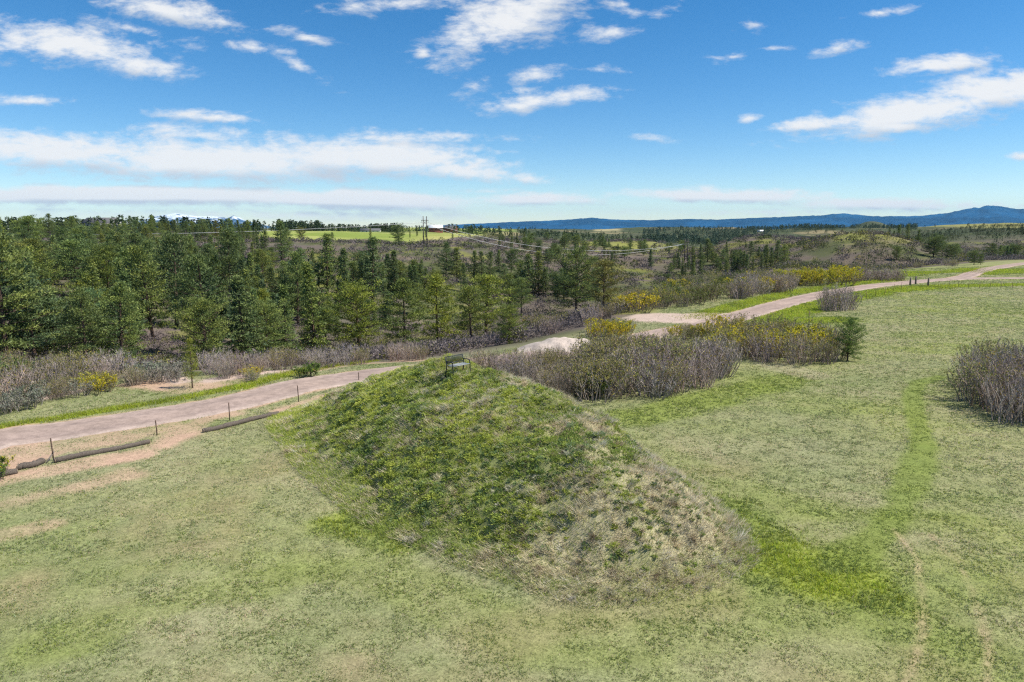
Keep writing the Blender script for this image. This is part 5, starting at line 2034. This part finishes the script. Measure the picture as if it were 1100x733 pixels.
log((60, 497.5), (160, 476), .26, .22, 'long weathered grey log between the two left fence posts', 1)
log((20, 505), (47, 498), .30, .28, 'short chunk of log left of the long grey log', 2)
log((-70, 528), (19, 509), .28, .25, 'rotten dark log running out of the photo at the left', 3)
log((218, 464.5), (300, 446), .26, .24, 'slim pale log lying at the left foot of the mound', 4)

# splintered stake leaning on the long log
M_POST = mat_noise('rusty_steel', (0.055, 0.038, 0.030), (0.16, 0.10, 0.075), 20, .8, .2, .3)
M_WOOD = mat_noise('grey_timber', (0.10, 0.085, 0.075), (0.22, 0.19, 0.165), 9, .9, 0, .1, (6, 6, 1))
a = np.array(gp(50, 498))
b = np.array(gp(59, 494))
z0 = float(hgt(*a))
mb = MB()
mb.tube([(0, 0, .04), (b[0] - a[0], b[1] - a[1], .36)], [.035, .05], 4)
tag(link('wooden_stake', mb.mesh('wooden_stake', M_WOOD), None, (a[0], a[1], z0)), 'short splintered stake leaning on the log by the leftmost post', 'stake')


def post(px, py, top, label, group, wood=False, wd=None):
    p = sp(px, py)
    x, y = float(p[0]), float(p[1])
    z = float(surf(x, y))
    zc = y * CP - (z - CAM_H) * SP
    h = (py - top) / F * zc
    root = bpy.data.objects.new('wooden_post' if wood else 'fence_post', None)
    COL.objects.link(root)
    root.location = (x, y, z)
    root.rotation_euler = (random.gauss(0, .02), random.gauss(0, .03), random.uniform(-.4, .4))
    tag(root, label, 'post', group)
    mb = MB()
    if wood:
        mb.tube([(0, 0, -.3), (0, 0, h * .5), (.01, 0, h)], [.15, .14, .125], 9)
        link('post_shaft', mb.mesh('post_shaft', M_WOOD), root)
        mb = MB()
        mb.tube([(.01, 0, h), (.01, 0, h + .03)], [.125, .10], 9)
        link('post_top', mb.mesh('post_top', M_WOOD), root)
    else:
        w = wd or .05
        mb.box((0, 0, h / 2 - .2), (w, .012, h + .4))           # the T of a steel post
        mb.box((0, .022, h / 2 - .2), (.012, .035, h + .4))
        link('post_shaft', mb.mesh('post_shaft', M_POST), root)
        mb = MB()
        for k in range(6):
            mb.box((0, -.011, h * (.25 + .13 * k)), (w * .5, .012, .02))
        link('stud', mb.mesh('studs', M_POST), root)


G1 = 'steel fence posts beside the near road'
post(58, 495, 470, 'leftmost rusty steel post, at the end of the long log', G1)
post(169, 467.5, 451, 'rusty steel post just past the right end of the long log', G1)
post(247, 452, 432, 'rusty steel post above the slim pale log', G1)
post(321, 432, 414, 'rusty steel post at the road edge left of the mound', G1)
post(385.5, 409, 400, 'steel post half hidden behind the left shoulder of the mound', G1)
post(625, 384, 363, 'thin steel post in front of the gravel heap', G1)
G2 = 'steel fence posts along the far road'
for i, (px, py, tp) in enumerate([(868.5, 345, 334), (905, 331.5, 322.5), (919.3, 327, 318.5), (930.3, 321.5, 313), (940.3, 318.5, 310.5), (950.3, 317, 308.5), (959.5, 313.5, 305.5), (968, 310.5, 303), (1008, 309, 302), (1019, 309, 302), (1029, 309, 302), (1040, 309.5, 302.5), (1052, 310, 303), (1063, 310, 303), (1075, 310.5, 303.5), (1087, 310.5, 303.5)]):
    post(px, py, tp, f'{ORD[i]} thin steel post from the left along the far road', G2, False, .055)
G3 = 'wooden gate posts by the far road'
post(977.3, 307, 298.5, 'left of the two close dark wooden posts by the far road', G3, True)
post(983.2, 305.5, 297, 'right of the two close dark wooden posts by the far road', G3, True)
post(996.6, 308, 298.8, 'single dark wooden post right of the close pair', G3, True)

# ------------------------------------------------------------------ power line
M_POLE = mat_noise('pole_timber', (0.05, 0.042, 0.040), (0.10, 0.085, 0.08), 6, .9)
M_INS = mat_noise('insulator_glaze', (0.16, 0.16, 0.17), (0.24, 0.24, 0.25), 5, .3, 0, .5)
M_WIRE = mat_noise('aluminium_wire', (0.62, 0.62, 0.62), (0.72, 0.72, 0.72), 5, .5, 0, .5)
ARMS = []


def pylon(px, py, top, spread, label, yaw):
    x, y = gp(px, py, 60)
    z = float(hgt(x, y))
    zc = y * CP - (z - CAM_H) * SP
    h = (py - top) / F * zc
    root = bpy.data.objects.new('power_pylon', None)
    COL.objects.link(root)
    root.location = (x, y, z)
    root.rotation_euler = (0, 0, yaw)
    tag(root, label, 'power pylon', 'twin-pole pylons of the power line')
    for s in (-1, 1):
        mb = MB()
        mb.tube([(s * spread / 2, 0, -.5), (s * spread / 2, 0, h)], [.27, .19], 8)
        link('pole', mb.mesh('pole', M_POLE, True), root)
    za = h * .87
    L = spread * 2.1
    mb = MB()
    for d in (-.24, .24):
        mb.box((0, d, za), (L, .16, .28))
    link('crossarm', mb.mesh('crossarm', M_POLE), root)
    mb = MB()
    for s in (-1, 1):
        mb.tube([(s * spread / 2, .3, za - 1.9), (-s * spread / 2, .3, za - .5)], .07, 5)
    link('brace', mb.mesh('braces', M_POLE), root)
    pts = []
    for xx in (-L / 2 + .1, 0, L / 2 - .1):
        mb = MB()
        for q in range(5):
            mb.tube([(xx, 0, za - .2 - q * .2), (xx, 0, za - .3 - q * .2)], [.13, .09], 7)
        link('insulator', mb.mesh('insulator', M_INS), root)
        ca, sa = math.cos(yaw), math.sin(yaw)
        pts.append(np.array([x + xx * ca, y + xx * sa, z + za - 1.1]))
    ARMS.append(pts)


pylon(457, 265.5, 233, 1.75, 'near twin-pole wooden power pylon at the edge of the green field', math.radians(25))
pylon(736.5, 281, 257, 1.8, 'far twin-pole wooden power pylon among the canyon trees', math.radians(25))


def wire(a, b, sag, label, rr=.05):
    t = np.linspace(0, 1, 48)
    p = a[None, :] * (1 - t[:, None]) + b[None, :] * t[:, None]
    p[:, 2] -= 4 * sag * t * (1 - t)
    c0 = p[0].copy()
    mb = MB()
    mb.tube(p - c0, rr, 4)
    tag(link('power_cable', mb.mesh('power_cable', M_WIRE), None, c0), label, 'power cable', 'cables of the power line')


far_end = np.array([-400.0, 300.0, 13.5])
for k, nm in enumerate(('lower', 'middle', 'upper')):
    if k != 1:
        wire(ARMS[0][k], ARMS[1][k], 10.6 if k == 0 else 8.2, f'pale {nm} cable sagging between the two twin-pole pylons', .065)
off = ARMS[0][1] - ARMS[0][0]
for k, nm in enumerate(('lower', 'middle', 'upper')):
    if k != 1:
        wire(ARMS[0][k], far_end + off * (k - 1), 6.5, f'thin {nm} cable running off over the wood from the near pylon', .04)

# ------------------------------------------------------------------ far buildings
M_WALLP = mat_noise('pale_boards', (0.50, 0.49, 0.46), (0.60, 0.59, 0.56), 3, .8)
M_WALLR = mat_noise('barn_red_boards', (0.17, 0.065, 0.05), (0.24, 0.09, 0.07), 3, .85)
M_ROOFW = mat_noise('white_metal_roof', (0.72, 0.73, 0.74), (0.80, 0.81, 0.82), 2, .4)
M_ROOFG = mat_noise('grey_shingles', (0.085, 0.085, 0.09), (0.14, 0.14, 0.145), 3, .9)
M_WIN = mat_noise('dark_window', (0.02, 0.025, 0.03), (0.035, 0.04, 0.05), 3, .2, 0, .5)
M_DOOR = mat_noise('plain_door', (0.30, 0.29, 0.27), (0.36, 0.35, 0.33), 3, .8)


def building(px, dist, L, D, Hh, R, name, label, cat, wm, rm, yaw, dz=0, nwin=3, door=True):
    x, y = ub(px) * dist, dist
    z = float(hgt(x, y)) + dz
    root = bpy.data.objects.new(name, None)
    COL.objects.link(root)
    root.location = (x, y, z)
    root.rotation_euler = (0, 0, yaw)
    tag(root, label, cat)
    h = Hh
    v = [(-L / 2, -D / 2, -2), (L / 2, -D / 2, -2), (L / 2, D / 2, -2), (-L / 2, D / 2, -2), (-L / 2, -D / 2, h), (L / 2, -D / 2, h), (L / 2, D / 2, h), (-L / 2, D / 2, h), (-L / 2, 0, h + R), (L / 2, 0, h + R)]
    mb = MB()
    mb.add(np.array(v, float), [(0, 1, 5, 4), (1, 2, 6, 5), (2, 3, 7, 6), (3, 0, 4, 7)], [(5, 6, 9), (7, 4, 8)])
    link('wall', mb.mesh('wall', wm), root)
    o = .5
    t = .18
    k = R / (D / 2)
    rv = []
    for xx in (-L / 2 - o, L / 2 + o):
        rv += [(xx, -D / 2 - o, h - o * k + .05), (xx, 0, h + R + .05), (xx, D / 2 + o, h - o * k + .05), (xx, -D / 2 - o, h - o * k + t + .05), (xx, 0, h + R + t + .05), (xx, D / 2 + o, h - o * k + t + .05)]
    mb = MB()
    mb.add(np.array(rv, float), [(3, 9, 10, 4), (4, 10, 11, 5), (1, 7, 6, 0), (2, 8, 7, 1), (0, 6, 9, 3), (5, 11, 8, 2), (0, 3, 4, 1), (1, 4, 5, 2), (7, 10, 9, 6), (8, 11, 10, 7)])
    link('roof', mb.mesh('roof', rm), root)
    for i in range(nwin):
        xx = -L / 2 + (i + .7) * L / (nwin + .4)
        mb = MB()
        mb.box((xx, -D / 2 - .03, h * .55), (1.3, .08, 1.2))
        link('window', mb.mesh('window', M_WIN), root)
    if door:
        mb = MB()
        mb.box((L / 2 - 1.6, -D / 2 - .035, 1.05), (1.8, .09, 2.1))
        link('door', mb.mesh('door', M_DOOR), root)


building(111, 470, 24, 11, 3.6, 3.4, 'house', 'grey-roofed house with pale gable poking over the pine skyline', 'house', M_WALLP, M_ROOFG, math.radians(-14), 2.5)
building(468, 760, 15, 12, 3.6, 3.0, 'barn', 'white-roofed red barn behind the near power pylon', 'barn', M_WALLR, M_ROOFW, math.radians(8), 1.2)
building(484.5, 790, 13, 10, 4.2, 3.2, 'barn', 'dark-roofed red barn right of the white-roofed one', 'barn', M_WALLR, M_ROOFG, math.radians(-12), 1.5)
building(398, 900, 25, 11, 3.4, 2.6, 'farmhouse', 'long pale farmhouse at the far end of the green field', 'farmhouse', M_WALLP, M_ROOFG, math.radians(4), .5, 5)
building(817, 1180, 9, 7, 2.6, 1.8, 'house', 'tiny white house on top of the dark far hill', 'house', M_WALLP, M_ROOFW, math.radians(10), .5)
